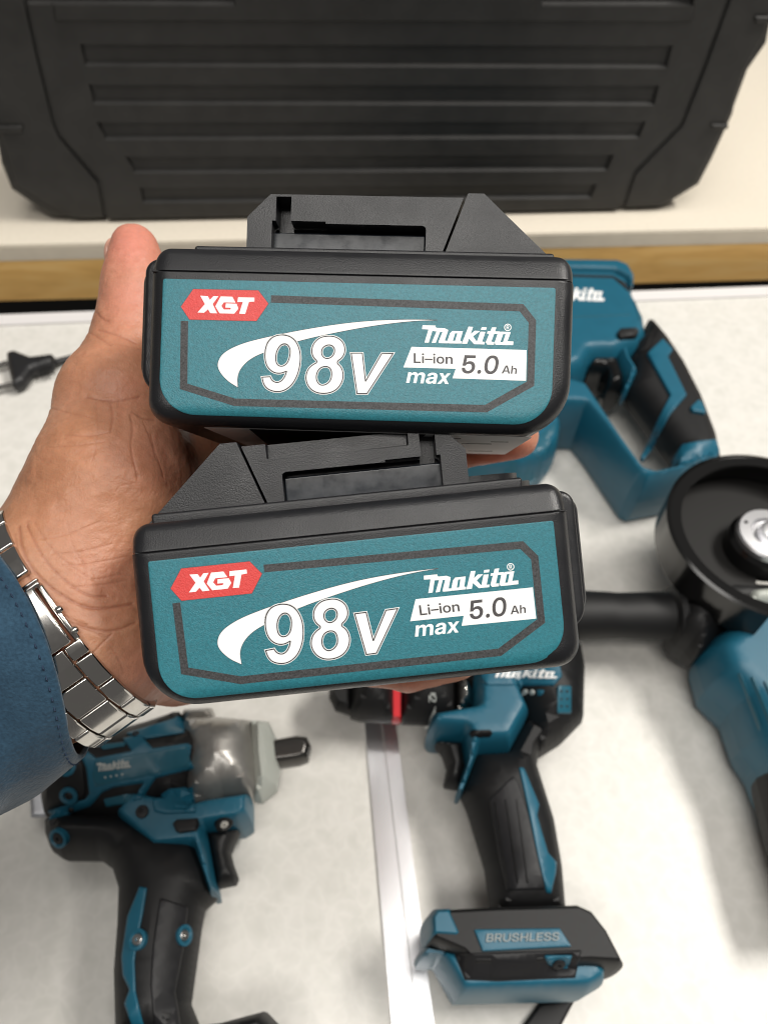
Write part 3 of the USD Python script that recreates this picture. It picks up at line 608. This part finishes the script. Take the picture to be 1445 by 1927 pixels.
for i in range(9): tl('torque_mark', [(505, 125 + 62 * i - 1 - 280), (528, 125 + 62 * i - 280), (528, 138 + 62 * i - 280), (505, 138 + 62 * i - 280)], .0008, 'pale_grey', rnd_px=0) if 0 < 125 + 62 * i - 280 < 270 else None
k.over('lettering', zz(affinity.rotate(text_px('2', 500, 530, 200, 34, weight=500), 90), Z8), .0008, 'pale_grey', .055, 0, step=.01)
k.over('lettering', zz(affinity.rotate(text_px('1', 505, 520, 256, 32, weight=500), 90), Z8), .0008, 'pale_grey', .055, 0, step=.01)
# the strap hanging off the foot
t = Thing('wrist_strap', 'flat black strap leaving the drill foot at the bottom edge', 'strap', at(1040, 1900, 0))
t.part('webbing', relief(ground_poly(Z8([(1000, 1560), (1165, 1540), (1090, 1680), (1010, 1760), (880, 1760), (930, 1655)]), .004), lambda P, d: .006 - rnd(d, .002), lambda P, d: .0005 + 0 * d, .01, dss(.002, 3)), 'rubber')

# --- rotary hammer
Zr = zoom(980, 460, 3.1075)
k = Tool('rotary_hammer', 'teal rotary hammer with D shaped black grip lying at right behind the batteries', 'rotary hammer', at(1180, 800, 0)); k.start()
TZ, HZ = .062, .031
k.body('motor_housing', Zr([(640, 130), (658, 262), (742, 430), (752, 520), (700, 592), (640, 606), (560, 640), (420, 640), (380, 712), (285, 748), (-120, 740), (-420, 760), (-700, 700), (-700, 200), (-420, 110), (0, 100), (560, 104)]), HZ, .031, .010, 'tool_teal', 4, pz=.057)
k.body('grip', Zr([(640, 600), (700, 545), (735, 450), (748, 436), (862, 570), (962, 720), (1064, 920), (1144, 1130), (1172, 1262), (1050, 1330), (880, 1330), (885, 1212), (702, 962), (622, 850), (648, 730)]), .040, .020, .0155, 'rubber', 4, pz=.046)
k.body('battery_block', Zr([(250, 930), (370, 935), (450, 1030), (600, 1240), (676, 1345), (740, 1372), (960, 1330), (1172, 1258), (1168, 1196), (1000, 1240), (898, 1280), (780, 1306), (730, 1290), (600, 1110), (440, 872), (392, 802), (300, 776), (200, 770), (-400, 800), (-400, 930)]), .0295, .0295, .0055, 'tool_teal', 4, pz=.057)
k.body('grip_spur', Zr([(560, 630), (622, 605), (640, 680), (686, 752), (626, 846), (604, 842), (622, 760), (580, 690)]), .042, .019, .008, 'tool_teal', 3, pz=.052)
k.body('rear_rim', Zr([(-420, 92), (270, 92), (560, 96), (640, 128), (680, 196), (668, 246), (640, 262), (610, 215), (540, 178), (270, 172), (-420, 172)]), HZ, .036, .006, 'tool_teal', 3, pz=.062)
k.body('battery_mount', Zr([(-420, 1290), (0, 1284), (150, 1238), (232, 1130), (248, 1030), (200, 960), (-420, 960)]), .026, .026, .005, 'tool_teal', 4, pz=.050)
tl = lambda n, pts, lift=.0012, mat='rubber', zd=.062, **kw: k.over(n, Zr(pts), lift, mat, zd, **kw)
tl('rim_groove', [(-420, 174), (270, 174), (540, 182), (608, 222), (642, 268), (625, 272), (540, 196), (270, 188), (-420, 188)], .0006, 'gap_black', rnd_px=0)
tl('grip_shoulder', [(640, 604), (700, 590), (745, 512), (742, 440), (752, 438), (790, 480), (740, 600), (690, 640)], .0016)
tl('grip_end', [(885, 1212), (940, 1172), (1040, 1152), (1146, 1140), (1168, 1256), (1040, 1290), (900, 1290)], .0014, 'tool_teal')
tl('teal_chevron', [(735, 645), (825, 560), (885, 625), (855, 665), (965, 890), (795, 1085), (778, 1062), (870, 890)], .0030, 'tool_teal')
tl('teal_tab', [(985, 962), (1030, 918), (1056, 930), (1080, 998), (1000, 986)], .0030, 'tool_teal')
tl('mount_recess', [(-420, 1150), (-100, 1150), (100, 1120), (200, 1040), (236, 1050), (215, 1130), (120, 1205), (0, 1240), (-420, 1245)], .0006, 'tool_panel')
k.body('trigger', Zr([(395, 668), (420, 645), (550, 632), (582, 700), (612, 790), (590, 836), (510, 832), (482, 735), (392, 722)]), HZ, .020, .006, 'gloss_black', 4, pz=.045)
tl('lock_button', [(556, 530), (575, 505), (668, 500), (688, 520), (670, 552), (575, 560)], .0035, 'rubber', rnd_px=6)
lw = affinity.translate(affinity.scale(logo_px(), .36, .40, origin=(0, 0)), 55, 200)
k.over('brand_lettering', zz(lw, Zr), .0008, 'print_white', .062, 0, step=.01)
tl('body_groove', [(-420, 425), (300, 418), (640, 405), (640, 412), (300, 428), (-420, 436)], .0004, 'tool_panel', rnd_px=0)
tl('side_vent', [(660, 330), (672, 330), (700, 440), (688, 440)], .0006, 'tool_panel', rnd_px=0)

# --- angle grinder
Zg = zoom(1050, 840, 2.9190)
k = Tool('angle_grinder', 'teal angle grinder with black guard and side handle cut by the right edge', 'angle grinder', at(1440, 1250, 0)); k.start()
k.body('motor_body', Zg([(750, 1182), (800, 1110), (880, 1040), (960, 945), (1153, 925), (1500, 930), (1650, 1300), (1700, 2100), (1350, 2300), (1120, 1900), (1075, 1790), (1000, 1680), (930, 1480), (800, 1352)]), .033, .033, .013, 'tool_teal', 6)
k.body('rear_grip', Zg([(1085, 1830), (1160, 1760), (1330, 1700), (1700, 1650), (1800, 2700), (1350, 2700), (1180, 2200)]), .034, .036, .030, 'rubber', 6)
for a in (0, 70, 140): k.over('vent_slot', Zg([(985 + a, 1250 + a * .3), (1004 + a, 1246 + a * .3), (1112 + a, 1520), (1112 + a, 1590)]), .0014, 'tool_panel', .06, step=.0025)
gz = .082
gc = at(*Zg([(1150, 498)])[0], gz); pl = at(*Zg([(582, 440)])[0], gz); GR = np.linalg.norm((gc - pl)[:2]); 
k.body('gear_head', Zg([(620, 740), (700, 830), (860, 800), (1300, 830), (1500, 1000), (960, 1010), (870, 1060), (740, 1192), (690, 1130), (640, 1100), (590, 1040)]), .040, .028, .016, 'rubber', 6)
k.body('metal_neck', Zg([(985, 850), (1160, 830), (1400, 850), (1400, 960), (960, 950)]), .050, .022, .008, 'bumper', 4)
g = lathe([(.012, -.022), (GR * .98, -.022), (GR, -.019), (GR, .006), (GR - .0022, .007), (GR - .0035, .004), (GR - .0035, -.016), (.012, -.0175), (.012, -.022)], 72, math.radians(254)).apply_translation(gc)
k.part('guard', g, 'gloss_black')
k.part('guard_lip', lathe([(GR - .0095, .0035), (GR - .002, .0045), (GR - .002, .0062), (GR - .0095, .0058), (GR - .0095, .0035)], 72, math.radians(254)).apply_translation(gc), 'gloss_black')
k.part('guard_floor', lathe([(.003, -.0172), (GR - .004, -.0155), (GR - .004, -.0150), (.003, -.0160), (.003, -.0172)], 60, math.radians(254)).apply_translation(gc), 'guard_floor')
fc = at(*Zg([(1145, 520)])[0], gz + .004); fc = gc.copy(); fc[2] = gz + .002
k.part('spindle_collar', lathe([(.010, -.020), (.0225, -.020), (.0225, -.006), (.020, -.003), (.010, -.003), (.010, -.020)], 48).apply_translation(fc), 'gloss_black')
k.part('clamp_flange', lathe([(0, -.004), (.0200, -.004), (.0200, .001), (.0188, .0022), (.0120, .0024), (.0105, .0002), (.0075, .0002), (.0068, .0060), (.0045, .0068), (0, .0062)], 48).apply_translation(fc), 'aluminium')
for a in (30, 150, 270):
    k.part('pin_hole', trimesh.creation.cylinder(.0012, .001, sections=14).apply_translation(fc + [.0155 * math.cos(math.radians(a)), .0155 * math.sin(math.radians(a)), .0022]), 'gap_black')
hz = .045
h0, h1 = at(*Zg([(-160, 925)])[0], hz), at(*Zg([(655, 932)])[0], hz)
ax = (h1 - h0) / np.linalg.norm(h1 - h0); Lh = np.linalg.norm(h1 - h0)
hp = [(0, 0), (.010, 0), (.0165, .004), (.0165, .02), (.0152, .05), (.0146, Lh * .6), (.0155, Lh - .012), (.0155, Lh - .006), (.0195, Lh - .004), (.0195, Lh), (.009, Lh + .004), (.0078, Lh + .03), (0, Lh + .03)]
k.part('side_handle', lathe(hp, 32).apply_transform(trimesh.geometry.align_vectors([0, 0, 1], ax)).apply_translation(h0), 'rubber')

# --- mains plug with its cord
Zp = zoom(0, 540, 4.8167)
k = Tool('power_plug', 'black two pin mains plug lying on the table at the left edge', 'plug', at(30, 690, 0)); k.start()
k.body('plug_body', Zp([(66, 628), (150, 604), (300, 662), (490, 637), (508, 655), (506, 714), (440, 748), (310, 785), (236, 885), (148, 930), (122, 912), (72, 700)]), .008, .0075, .006, 'cable_black', 3)
for i in range(4):
    a = 345 + 36 * i; k.over('strain_relief_rib', Zp([(a, 652 - 2 * i), (a + 14, 650 - 2 * i), (a + 16, 760 - 10 * i), (a + 2, 764 - 10 * i)]), .0012, 'cable_black', .014, 0)
k.part('pin', tube([at(*Zp([(66, 683)])[0], .008), at(*Zp([(-110, 745)])[0], .008)], .0022, 14), 'anvil')
k.part('pin', tube([at(*Zp([(112, 880)])[0], .008), at(*Zp([(-70, 925)])[0], .008)], .0022, 14), 'anvil')
cp = [at(*Zp([(500, 682)])[0], .007), at(*Zp([(640, 645)])[0], .004), at(*Zp([(900, 600)])[0], .0035), at(420, 690, .0035), at(560, 720, .0035), at(760, 700, .0035)]
k.part('cord', tube(spline(cp, 40), .0030, 12), 'cable_black')

# ---------------------------------------------------------------- the hand that holds the packs
def surface_net(phi, org, h):
    s = phi < 0; n = phi.shape
    cell = np.zeros([i - 1 for i in n], bool); c0 = s[:-1, :-1, :-1]; cnt = np.zeros(cell.shape, np.float32); pos = np.zeros(cell.shape + (3,), np.float32)
    sl = lambda o, ax=None: tuple(slice(o[i], n[i] - 1 + o[i]) for i in range(3))
    for ax in range(3):
        for o1 in (0, 1):
            for o2 in (0, 1):
                a = [0, 0, 0]; others = [i for i in range(3) if i != ax]; a[others[0]], a[others[1]] = o1, o2
                b = list(a); b[ax] = 1
                A, B = phi[sl(a)], phi[sl(b)]; x = (A < 0) != (B < 0)
                t = np.where(x, A / np.where(A == B, 1, A - B), 0)
                cnt += x
                for i in range(3): pos[..., i] += np.where(x, t if i == ax else a[i], 0)
    act = cnt > 0; idx = np.full(cell.shape, -1); idx[act] = np.arange(act.sum())
    V = (np.argwhere(act) + pos[act] / cnt[act][:, None]) * h + org
    Fs = []
    for ax in range(3):
        o = [i for i in range(3) if i != ax]
        A = [slice(1, n[i] - 1) for i in range(3)]; A[ax] = slice(0, n[ax] - 1); B = list(A); B[ax] = slice(1, n[ax])
        x = s[tuple(A)] != s[tuple(B)]; p = np.argwhere(x); flip = s[tuple(A)][x]
        p[:, o[0]] += 1; p[:, o[1]] += 1
        def g(d0, d1): q_ = p.copy(); q_[:, o[0]] -= d0; q_[:, o[1]] -= d1; return idx[q_[:, 0], q_[:, 1], q_[:, 2]]
        quad = np.stack([g(1, 1), g(0, 1), g(0, 0), g(1, 0)], 1)
        if ax == 1: flip = ~flip
        quad[~flip] = quad[~flip][:, ::-1]; Fs.append(quad)
    Q = np.vstack(Fs); return V, np.vstack([Q[:, [0, 1, 2]], Q[:, [0, 2, 3]]])
def smin(a, b, k):
    q_ = np.maximum(k - np.abs(a - b), 0) / k; return np.minimum(a, b) - q_ * q_ * k * .25
class Field:
    def __init__(s, lo, hi, h):
        s.h, s.lo = h, np.array(lo); s.n = np.ceil((np.array(hi) - s.lo) / h).astype(int) + 1; s.phi = np.full(s.n, .02, np.float32)
        s.ax = [(s.lo[i] + np.arange(s.n[i]) * h).astype(np.float32) for i in range(3)]
    def add(s, a, b, ra, rb, k):
        a, b = np.array(a), np.array(b); R_ = max(ra, rb) + .013
        i0 = np.clip(((np.minimum(a, b) - R_ - s.lo) / s.h).astype(int), 0, s.n); i1 = np.clip(((np.maximum(a, b) + R_ - s.lo) / s.h).astype(int) + 2, 0, s.n)
        sl = tuple(slice(*x) for x in zip(i0, i1)); X, Y, Zz = np.meshgrid(*[s.ax[i][sl[i]] for i in range(3)], indexing='ij', sparse=True)
        d = b - a; L2 = max(d @ d, 1e-12)
        t = np.clip(((X - a[0]) * d[0] + (Y - a[1]) * d[1] + (Zz - a[2]) * d[2]) / L2, 0, 1)
        D = np.sqrt((X - a[0] - t * d[0]) ** 2 + (Y - a[1] - t * d[1]) ** 2 + (Zz - a[2] - t * d[2]) ** 2) - (ra + (rb - ra) * t)
        s.phi[sl] = smin(s.phi[sl], D.astype(np.float32), k)
J = lambda x, y, Z, r: (PX(x, y, Z), r)
F1, F2 = J(94, 1113, .228, .0218), J(162, 1211, .228, .0218)
E1, E2 = J(-480, 1510, .212, .021), J(-420, 1600, .212, .021)
palm = [(F1, E1), (F2, E2), (F1, J(176, 1020, .236, .0212)), (F2, J(195, 1195, .238, .0195)), (F1, F2),
        (J(176, 1020, .236, .0212), J(200, 922, .239, .0218)), (J(200, 922, .239, .0218), J(216, 752, .250, .0166)),
        (J(160, 1020, .240, .021), J(392, 885, .286, .0135)), (J(170, 1080, .240, .021), J(400, 985, .288, .0135)),
        (J(170, 1130, .240, .020), J(398, 1095, .288, .0135)), (J(195, 1195, .240, .019), J(382, 1200, .284, .0130)),
        (J(215, 1222, .241, .0183), J(330, 1240, .276, .0142)), (J(330, 1240, .276, .0142), J(382, 1200, .284, .013)),
        (J(392, 885, .286, .0135), J(400, 985, .288, .0135)), (J(400, 985, .288, .0135), J(398, 1095, .288, .0135)), (J(398, 1095, .288, .0135), J(382, 1200, .284, .013)),
        (J(216, 760, .252, .0130), J(340, 890, .278, .0110)), (J(250, 880, .250, .018), J(300, 1000, .262, .018))]
thumb = [(J(216, 752, .250, .0166), J(242, 650, .2585, .0116)), (J(242, 650, .2585, .0116), J(251, 598, .262, .0106)), (J(251, 598, .262, .0106), J(253, 530, .266, .0094)), (J(253, 530, .266, .0094), J(251, 466, .269, .0081)), (J(258, 545, .262, .0085), J(257, 494, .2655, .0074))]
fing = [[(392, 885, .290, .0118), (690, 868, .300, .0092), (850, 842, .2955, .0086), (972, 822, .2875, .0082)],
        [(400, 985, .290, .0118), (700, 960, .300, .0095), (860, 980, .292, .0086), (975, 990, .282, .0080)],
        [(398, 1095, .289, .0115), (680, 1110, .296, .0092), (840, 1110, .289, .0086), (950, 1105, .280, .0080)],
        [(382, 1205, .284, .0112), (630, 1240, .289, .0088), (765, 1258, .284, .0084), (860, 1240, .279, .0078)]]
allp = [j for a in palm + thumb for j in a] + [J(*p_) for f_ in fing for p_ in f_]
lo_ = np.min([p_ - r_ for p_, r_ in allp], 0) - .004; hi_ = np.max([p_ + r_ for p_, r_ in allp], 0) + .004
fld = Field(lo_, hi_, .00125)
for f_ in fing:
    for a, b in zip(f_[:-1], f_[1:]):
        (pa, ra), (pb, rb) = J(*a), J(*b); fld.add(pa, pb, ra, rb, .0022)
for (pa, ra), (pb, rb) in palm: fld.add(pa, pb, ra, rb, .010)
for (pa, ra), (pb, rb) in thumb: fld.add(pa, pb, ra, rb, .006)
V, Fc = surface_net(fld.phi, fld.lo, fld.h)
hm = trimesh.Trimesh(V, Fc, process=False)
if hm.volume < 0: hm.invert()
comps = hm.split(only_watertight=False); hm = max(comps, key=lambda m: len(m.faces))
trimesh.smoothing.filter_taubin(hm, iterations=8)
q_ = proj(hm.vertices)
fine = (q_[hm.faces][:, :, 0] > -60).any(1) & (q_[hm.faces][:, :, 0] < 460).all(1) & (hm.face_normals @ -FW > -.3)
v2, f2 = trimesh.remesh.subdivide(hm.vertices, hm.faces, face_index=np.nonzero(fine)[0])
hm = trimesh.Trimesh(v2, f2, process=False); hm.merge_vertices()
q_ = proj(hm.vertices)
fine = (q_[hm.faces][:, :, 0] > -20).all(1) & (q_[hm.faces][:, :, 0] < 400).all(1) & (hm.face_normals @ -FW > -.1)
v2, f2 = trimesh.remesh.subdivide(hm.vertices, hm.faces, face_index=np.nonzero(fine)[0])
hm = trimesh.Trimesh(v2, f2, process=False); hm.merge_vertices()
trimesh.smoothing.filter_taubin(hm, iterations=6)
V = np.array(hm.vertices); N = np.array(hm.vertex_normals)
q_ = proj(V); front = np.clip((N @ -FW + .15) * 2, 0, 1)
H5, H6, H9 = zoom(0, 400, 3.4405), zoom(0, 900, 3.212), zoom(0, 970, 4.281)
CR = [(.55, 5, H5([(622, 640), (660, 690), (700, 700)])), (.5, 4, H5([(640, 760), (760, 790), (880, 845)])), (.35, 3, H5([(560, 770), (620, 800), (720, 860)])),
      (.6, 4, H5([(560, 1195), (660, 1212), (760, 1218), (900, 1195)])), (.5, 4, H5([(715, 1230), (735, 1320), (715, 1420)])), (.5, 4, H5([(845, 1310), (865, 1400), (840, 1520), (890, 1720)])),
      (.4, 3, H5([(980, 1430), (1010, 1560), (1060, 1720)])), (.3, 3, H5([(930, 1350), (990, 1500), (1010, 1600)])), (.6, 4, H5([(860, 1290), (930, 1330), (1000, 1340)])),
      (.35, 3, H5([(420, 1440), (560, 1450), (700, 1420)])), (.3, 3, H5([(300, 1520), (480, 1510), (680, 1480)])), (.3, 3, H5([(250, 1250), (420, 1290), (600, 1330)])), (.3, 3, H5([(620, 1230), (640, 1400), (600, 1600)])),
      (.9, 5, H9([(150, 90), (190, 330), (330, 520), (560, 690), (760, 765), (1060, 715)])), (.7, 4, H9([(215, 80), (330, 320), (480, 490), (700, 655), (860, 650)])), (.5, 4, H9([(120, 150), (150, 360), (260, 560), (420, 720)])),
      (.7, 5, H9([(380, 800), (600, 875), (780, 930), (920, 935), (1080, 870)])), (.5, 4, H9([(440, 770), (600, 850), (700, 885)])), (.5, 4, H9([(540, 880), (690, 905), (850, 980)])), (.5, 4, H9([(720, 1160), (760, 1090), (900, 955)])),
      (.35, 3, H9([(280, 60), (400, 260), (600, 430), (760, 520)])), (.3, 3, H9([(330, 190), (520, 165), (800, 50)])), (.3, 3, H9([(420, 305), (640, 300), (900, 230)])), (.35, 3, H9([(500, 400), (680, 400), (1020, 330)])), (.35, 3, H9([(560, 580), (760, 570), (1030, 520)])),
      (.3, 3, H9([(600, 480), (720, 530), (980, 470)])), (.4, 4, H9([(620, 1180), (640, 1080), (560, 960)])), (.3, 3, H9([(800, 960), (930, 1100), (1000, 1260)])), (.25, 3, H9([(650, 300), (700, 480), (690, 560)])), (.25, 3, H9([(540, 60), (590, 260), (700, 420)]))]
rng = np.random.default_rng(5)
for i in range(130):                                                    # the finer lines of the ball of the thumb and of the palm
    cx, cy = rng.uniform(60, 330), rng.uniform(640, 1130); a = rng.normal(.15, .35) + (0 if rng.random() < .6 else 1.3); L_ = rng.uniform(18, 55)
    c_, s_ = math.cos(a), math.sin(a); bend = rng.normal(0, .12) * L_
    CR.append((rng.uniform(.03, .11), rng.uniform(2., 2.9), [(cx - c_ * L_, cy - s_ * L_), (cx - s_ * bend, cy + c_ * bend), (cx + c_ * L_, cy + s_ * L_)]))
crease_shade = np.zeros(len(V)); disp = np.zeros(len(V)); near = front > 0; pts = shapely.points(q_[near])
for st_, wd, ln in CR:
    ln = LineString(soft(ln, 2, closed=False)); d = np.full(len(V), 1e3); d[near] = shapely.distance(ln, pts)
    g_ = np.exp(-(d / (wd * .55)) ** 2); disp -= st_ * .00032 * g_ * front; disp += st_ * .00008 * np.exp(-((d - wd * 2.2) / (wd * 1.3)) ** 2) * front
    crease_shade = np.maximum(crease_shade, st_ * .62 * g_ * front)  # shade of the folds put into the skin colour, with some natural redness
disp += (meshkit.fbm(V * 260, 4, 3) - .5) * .0006 + (meshkit.fbm(V * 70, 3, 8) - .5) * .0014
V = V + N * disp[:, None]
pink = np.zeros(len(V))
for x, y, r_, s_ in ((250, 450, 80, .9), (250, 560, 70, .6), (330, 870, 90, .35), (205, 1090, 90, .22), (290, 1270, 70, .45), (960, 830, 90, .5), (770, 1290, 90, .4), (250, 740, 50, .25)):
    pink = np.maximum(pink, s_ * np.exp(-((q_ - [x, y]) ** 2).sum(1) / r_ ** 2))
pink = np.clip(pink + (meshkit.fbm(V * 45, 3, 2) - .5) * .3, 0, 1)
per = Thing('person', 'left hand of a person in a blue sleeve gripping both battery packs from behind', 'person', PX(128, 1162, .228))
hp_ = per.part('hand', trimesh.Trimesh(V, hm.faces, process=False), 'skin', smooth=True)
pv = UsdGeom.PrimvarsAPI(stage.GetPrimAtPath(hp_))
for nm, a in (('crease_shade', crease_shade), ('pink', pink)):
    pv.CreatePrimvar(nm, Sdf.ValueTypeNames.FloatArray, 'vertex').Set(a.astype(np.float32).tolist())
nl = trimesh.creation.icosphere(3); nl.apply_scale([.0022, .0055, .0072]); nu = PX(252, 450, .27) - PX(250, 540, .266); nu /= np.linalg.norm(nu)
nx = -(RT * .93 + FW * -.36); nx -= nu * (nx @ nu); nx /= np.linalg.norm(nx); ny = np.cross(nu, nx)
nl.vertices = nl.vertices @ np.stack([nx, ny, nu]) + PX(252, 474, .2705) + nx * .0079
per.part('thumb_nail', nl, 'nail', smooth=True)

# sleeve: a tube of cloth round the forearm
bc = PX(106, 1178, .2268)
av = PX(-445, 1555, .212) - PX(128, 1162, .228); av /= np.linalg.norm(av)      # along the forearm, away from the hand
bv = RT * .57 - UP * .82; bv -= av * (bv @ av); bv /= np.linalg.norm(bv); cv = np.cross(av, bv); cv = cv if cv @ FW < 0 else -cv
def sleeve(in_, nt=70, na=160):
    ang = np.linspace(0, 2 * np.pi, na, endpoint=False); tt = np.linspace(0, 1, nt) ** 1.3 * .22
    A_, T_ = np.meshgrid(ang, tt)
    b_, c_ = .0362 - in_, .0320 - in_
    base = -.0042 + .0072 * np.cos(A_) + .0123 * np.cos(A_) ** 2
    t_ = base + T_
    wv = .0017 * np.sin(T_ * 150 + 3 * np.sin(A_ * 2)) * np.clip(T_ / .02, 0, 1) + .0026 * (meshkit.fbm(np.stack([np.cos(A_) * 2, np.sin(A_) * 2, T_ * 40], -1), 4, 4) - .5)
    g_ = 1 + T_ * 1.1
    rb, rc = b_ * g_ + wv, c_ * g_ + wv
    return bc - cv * .001 + av * t_[..., None] + bv * (rb * np.cos(A_))[..., None] + cv * (rc * np.sin(A_))[..., None]
So, Si = sleeve(0), sleeve(.0018)
nt, na = So.shape[:2]; rows = np.concatenate([Si[::-1], (So[:1] + Si[:1]) / 2 - av * .0006, So]); nr = len(rows)
i, j = np.meshgrid(np.arange(nr - 1), np.arange(na), indexing='ij'); jn = (j + 1) % na
Q = np.stack([i * na + j, i * na + jn, (i + 1) * na + jn, (i + 1) * na + j], -1).reshape(-1, 4)
sm = trimesh.Trimesh(rows.reshape(-1, 3), np.vstack([Q[:, [0, 1, 2]], Q[:, [0, 2, 3]]]), process=False)
if np.mean(np.einsum('ij,ij->i', sm.face_normals[-2000:], (sm.triangles_center[-2000:] - (bc + av * .1)))) < 0: sm.invert()
slp = per.part('sleeve', sm, 'fabric', smooth=True)
st_ = []
ro = So[2]                                                              # stitching a little way in from the edge
for n_ in range(0, na, 2):
    a, b = ro[n_], ro[(n_ + 1) % na]; o_ = (a - bc); o_ -= av * (o_ @ av); o_ /= np.linalg.norm(o_)
    st_.append(tube([a - o_ * .0002, (a + b) / 2 + o_ * .00035, b - o_ * .0002], .00022, 6))
per.part('stitching', cat(*st_), 'thread', slp)

# steel bracelet of a wrist watch, link by link
wt = Thing('wrist_watch', 'polished steel link watch bracelet with folding clasp round the wrist', 'watch', bc)
EB, EC = .0338, .0262
def ell(th): return bc + bv * EB * math.cos(th) + cv * EC * math.sin(th)
ths = np.linspace(0, 2 * np.pi, 4001); pe = np.array([ell(x) for x in ths]); sl_ = np.r_[0, np.cumsum(np.linalg.norm(np.diff(pe, axis=0), axis=1))]
def link(name, s0, s1, t0, t1, th_, lift=0., r=.0007, mat='steel'):
    """A link from arc length s0 to s1 along the wrist, across the band from t0 to t1."""
    n_ = 1 if s1 - s0 < .010 else 4; hs = []; r = min(r, th_ * .45)
    for a in range(n_):
        pts_ = []
        for f_ in (0, .5, 1):
            s_ = s0 + (s1 - s0) * (a + f_) / n_
            x = np.interp(s_ % sl_[-1], sl_, ths); p_ = ell(x); o_ = bv * math.cos(x) / EB + cv * math.sin(x) / EC; o_ /= np.linalg.norm(o_)
            tg_ = np.cross(av, o_); sg_ = {0: 1, .5: 0, 1: -1}[f_] * (1 if tg_ @ (ell(x + .01) - p_) > 0 else -1)
            if n_ > 1: sg_ = 0
            for t_ in (t0, t1):
                for z_ in (0, th_ + (.00025 if f_ == .5 and n_ == 1 else 0)): pts_.append(p_ + tg_ * sg_ * r + av * (t_ + (r if t_ == t0 else -r)) + o_ * (z_ + lift + (r if z_ == 0 else -r)))
        sp = m3.Manifold.sphere(r, 8)
        hs.append(m3.Manifold.batch_hull([m3.Manifold.sphere(r, 12).translate(p_.tolist()) for p_ in pts_]))
    return wt.part(name, m3.Manifold.batch_boolean(hs, m3.OpType.Add), mat, smooth=30)
sq = sl_[1000]                                                          # the middle of the wrist's inner side
pit = .0093
for t0_, t1_ in ((-.0098, -.0048), (.0051, .0098)): link('side_link', sq - .0088 - pit * .5 + .0003, sq - .0088, t0_, t1_, .0026)
for n_ in range(5):
    e_ = sq - .0088 - n_ * pit
    link('centre_link', e_ - pit + .0003, e_, -.0045, .0048, .0026)
    link('side_link', e_ - pit * 1.5 + .0003, e_ - pit * .5, -.0098, -.0048, .0026)
    link('side_link', e_ - pit * 1.5 + .0003, e_ - pit * .5, .0051, .0098, .0026)
link('clasp_cover', sq - .0078, sq + .0076, -.0078, .0080, .0018, .0016)
link('clasp_blade', sq - .0085, sq + .0080, -.0098, -.0080, .0016, .0)
link('clasp_blade', sq - .0085, sq + .0118, .0050, .0090, .0010, .0)
link('spring_bar', sq + .0092, sq + .0103, -.0095, .0095, .0012)
link('clasp_end', sq + .0074, sq + .0088, -.0098, -.0055, .0030)
for n_ in range(4):
    e_ = sq + .0122 + n_ * (pit + .0002)
    link('end_link', e_, e_ + pit - .0003, -.0090, .0095, .0028)
for x, s_ in ((-.0090, -.0005), (-.0090, -.0070)): link('pin', sq + s_, sq + s_ + .0007, x - .0010, x - .0003, .0020)
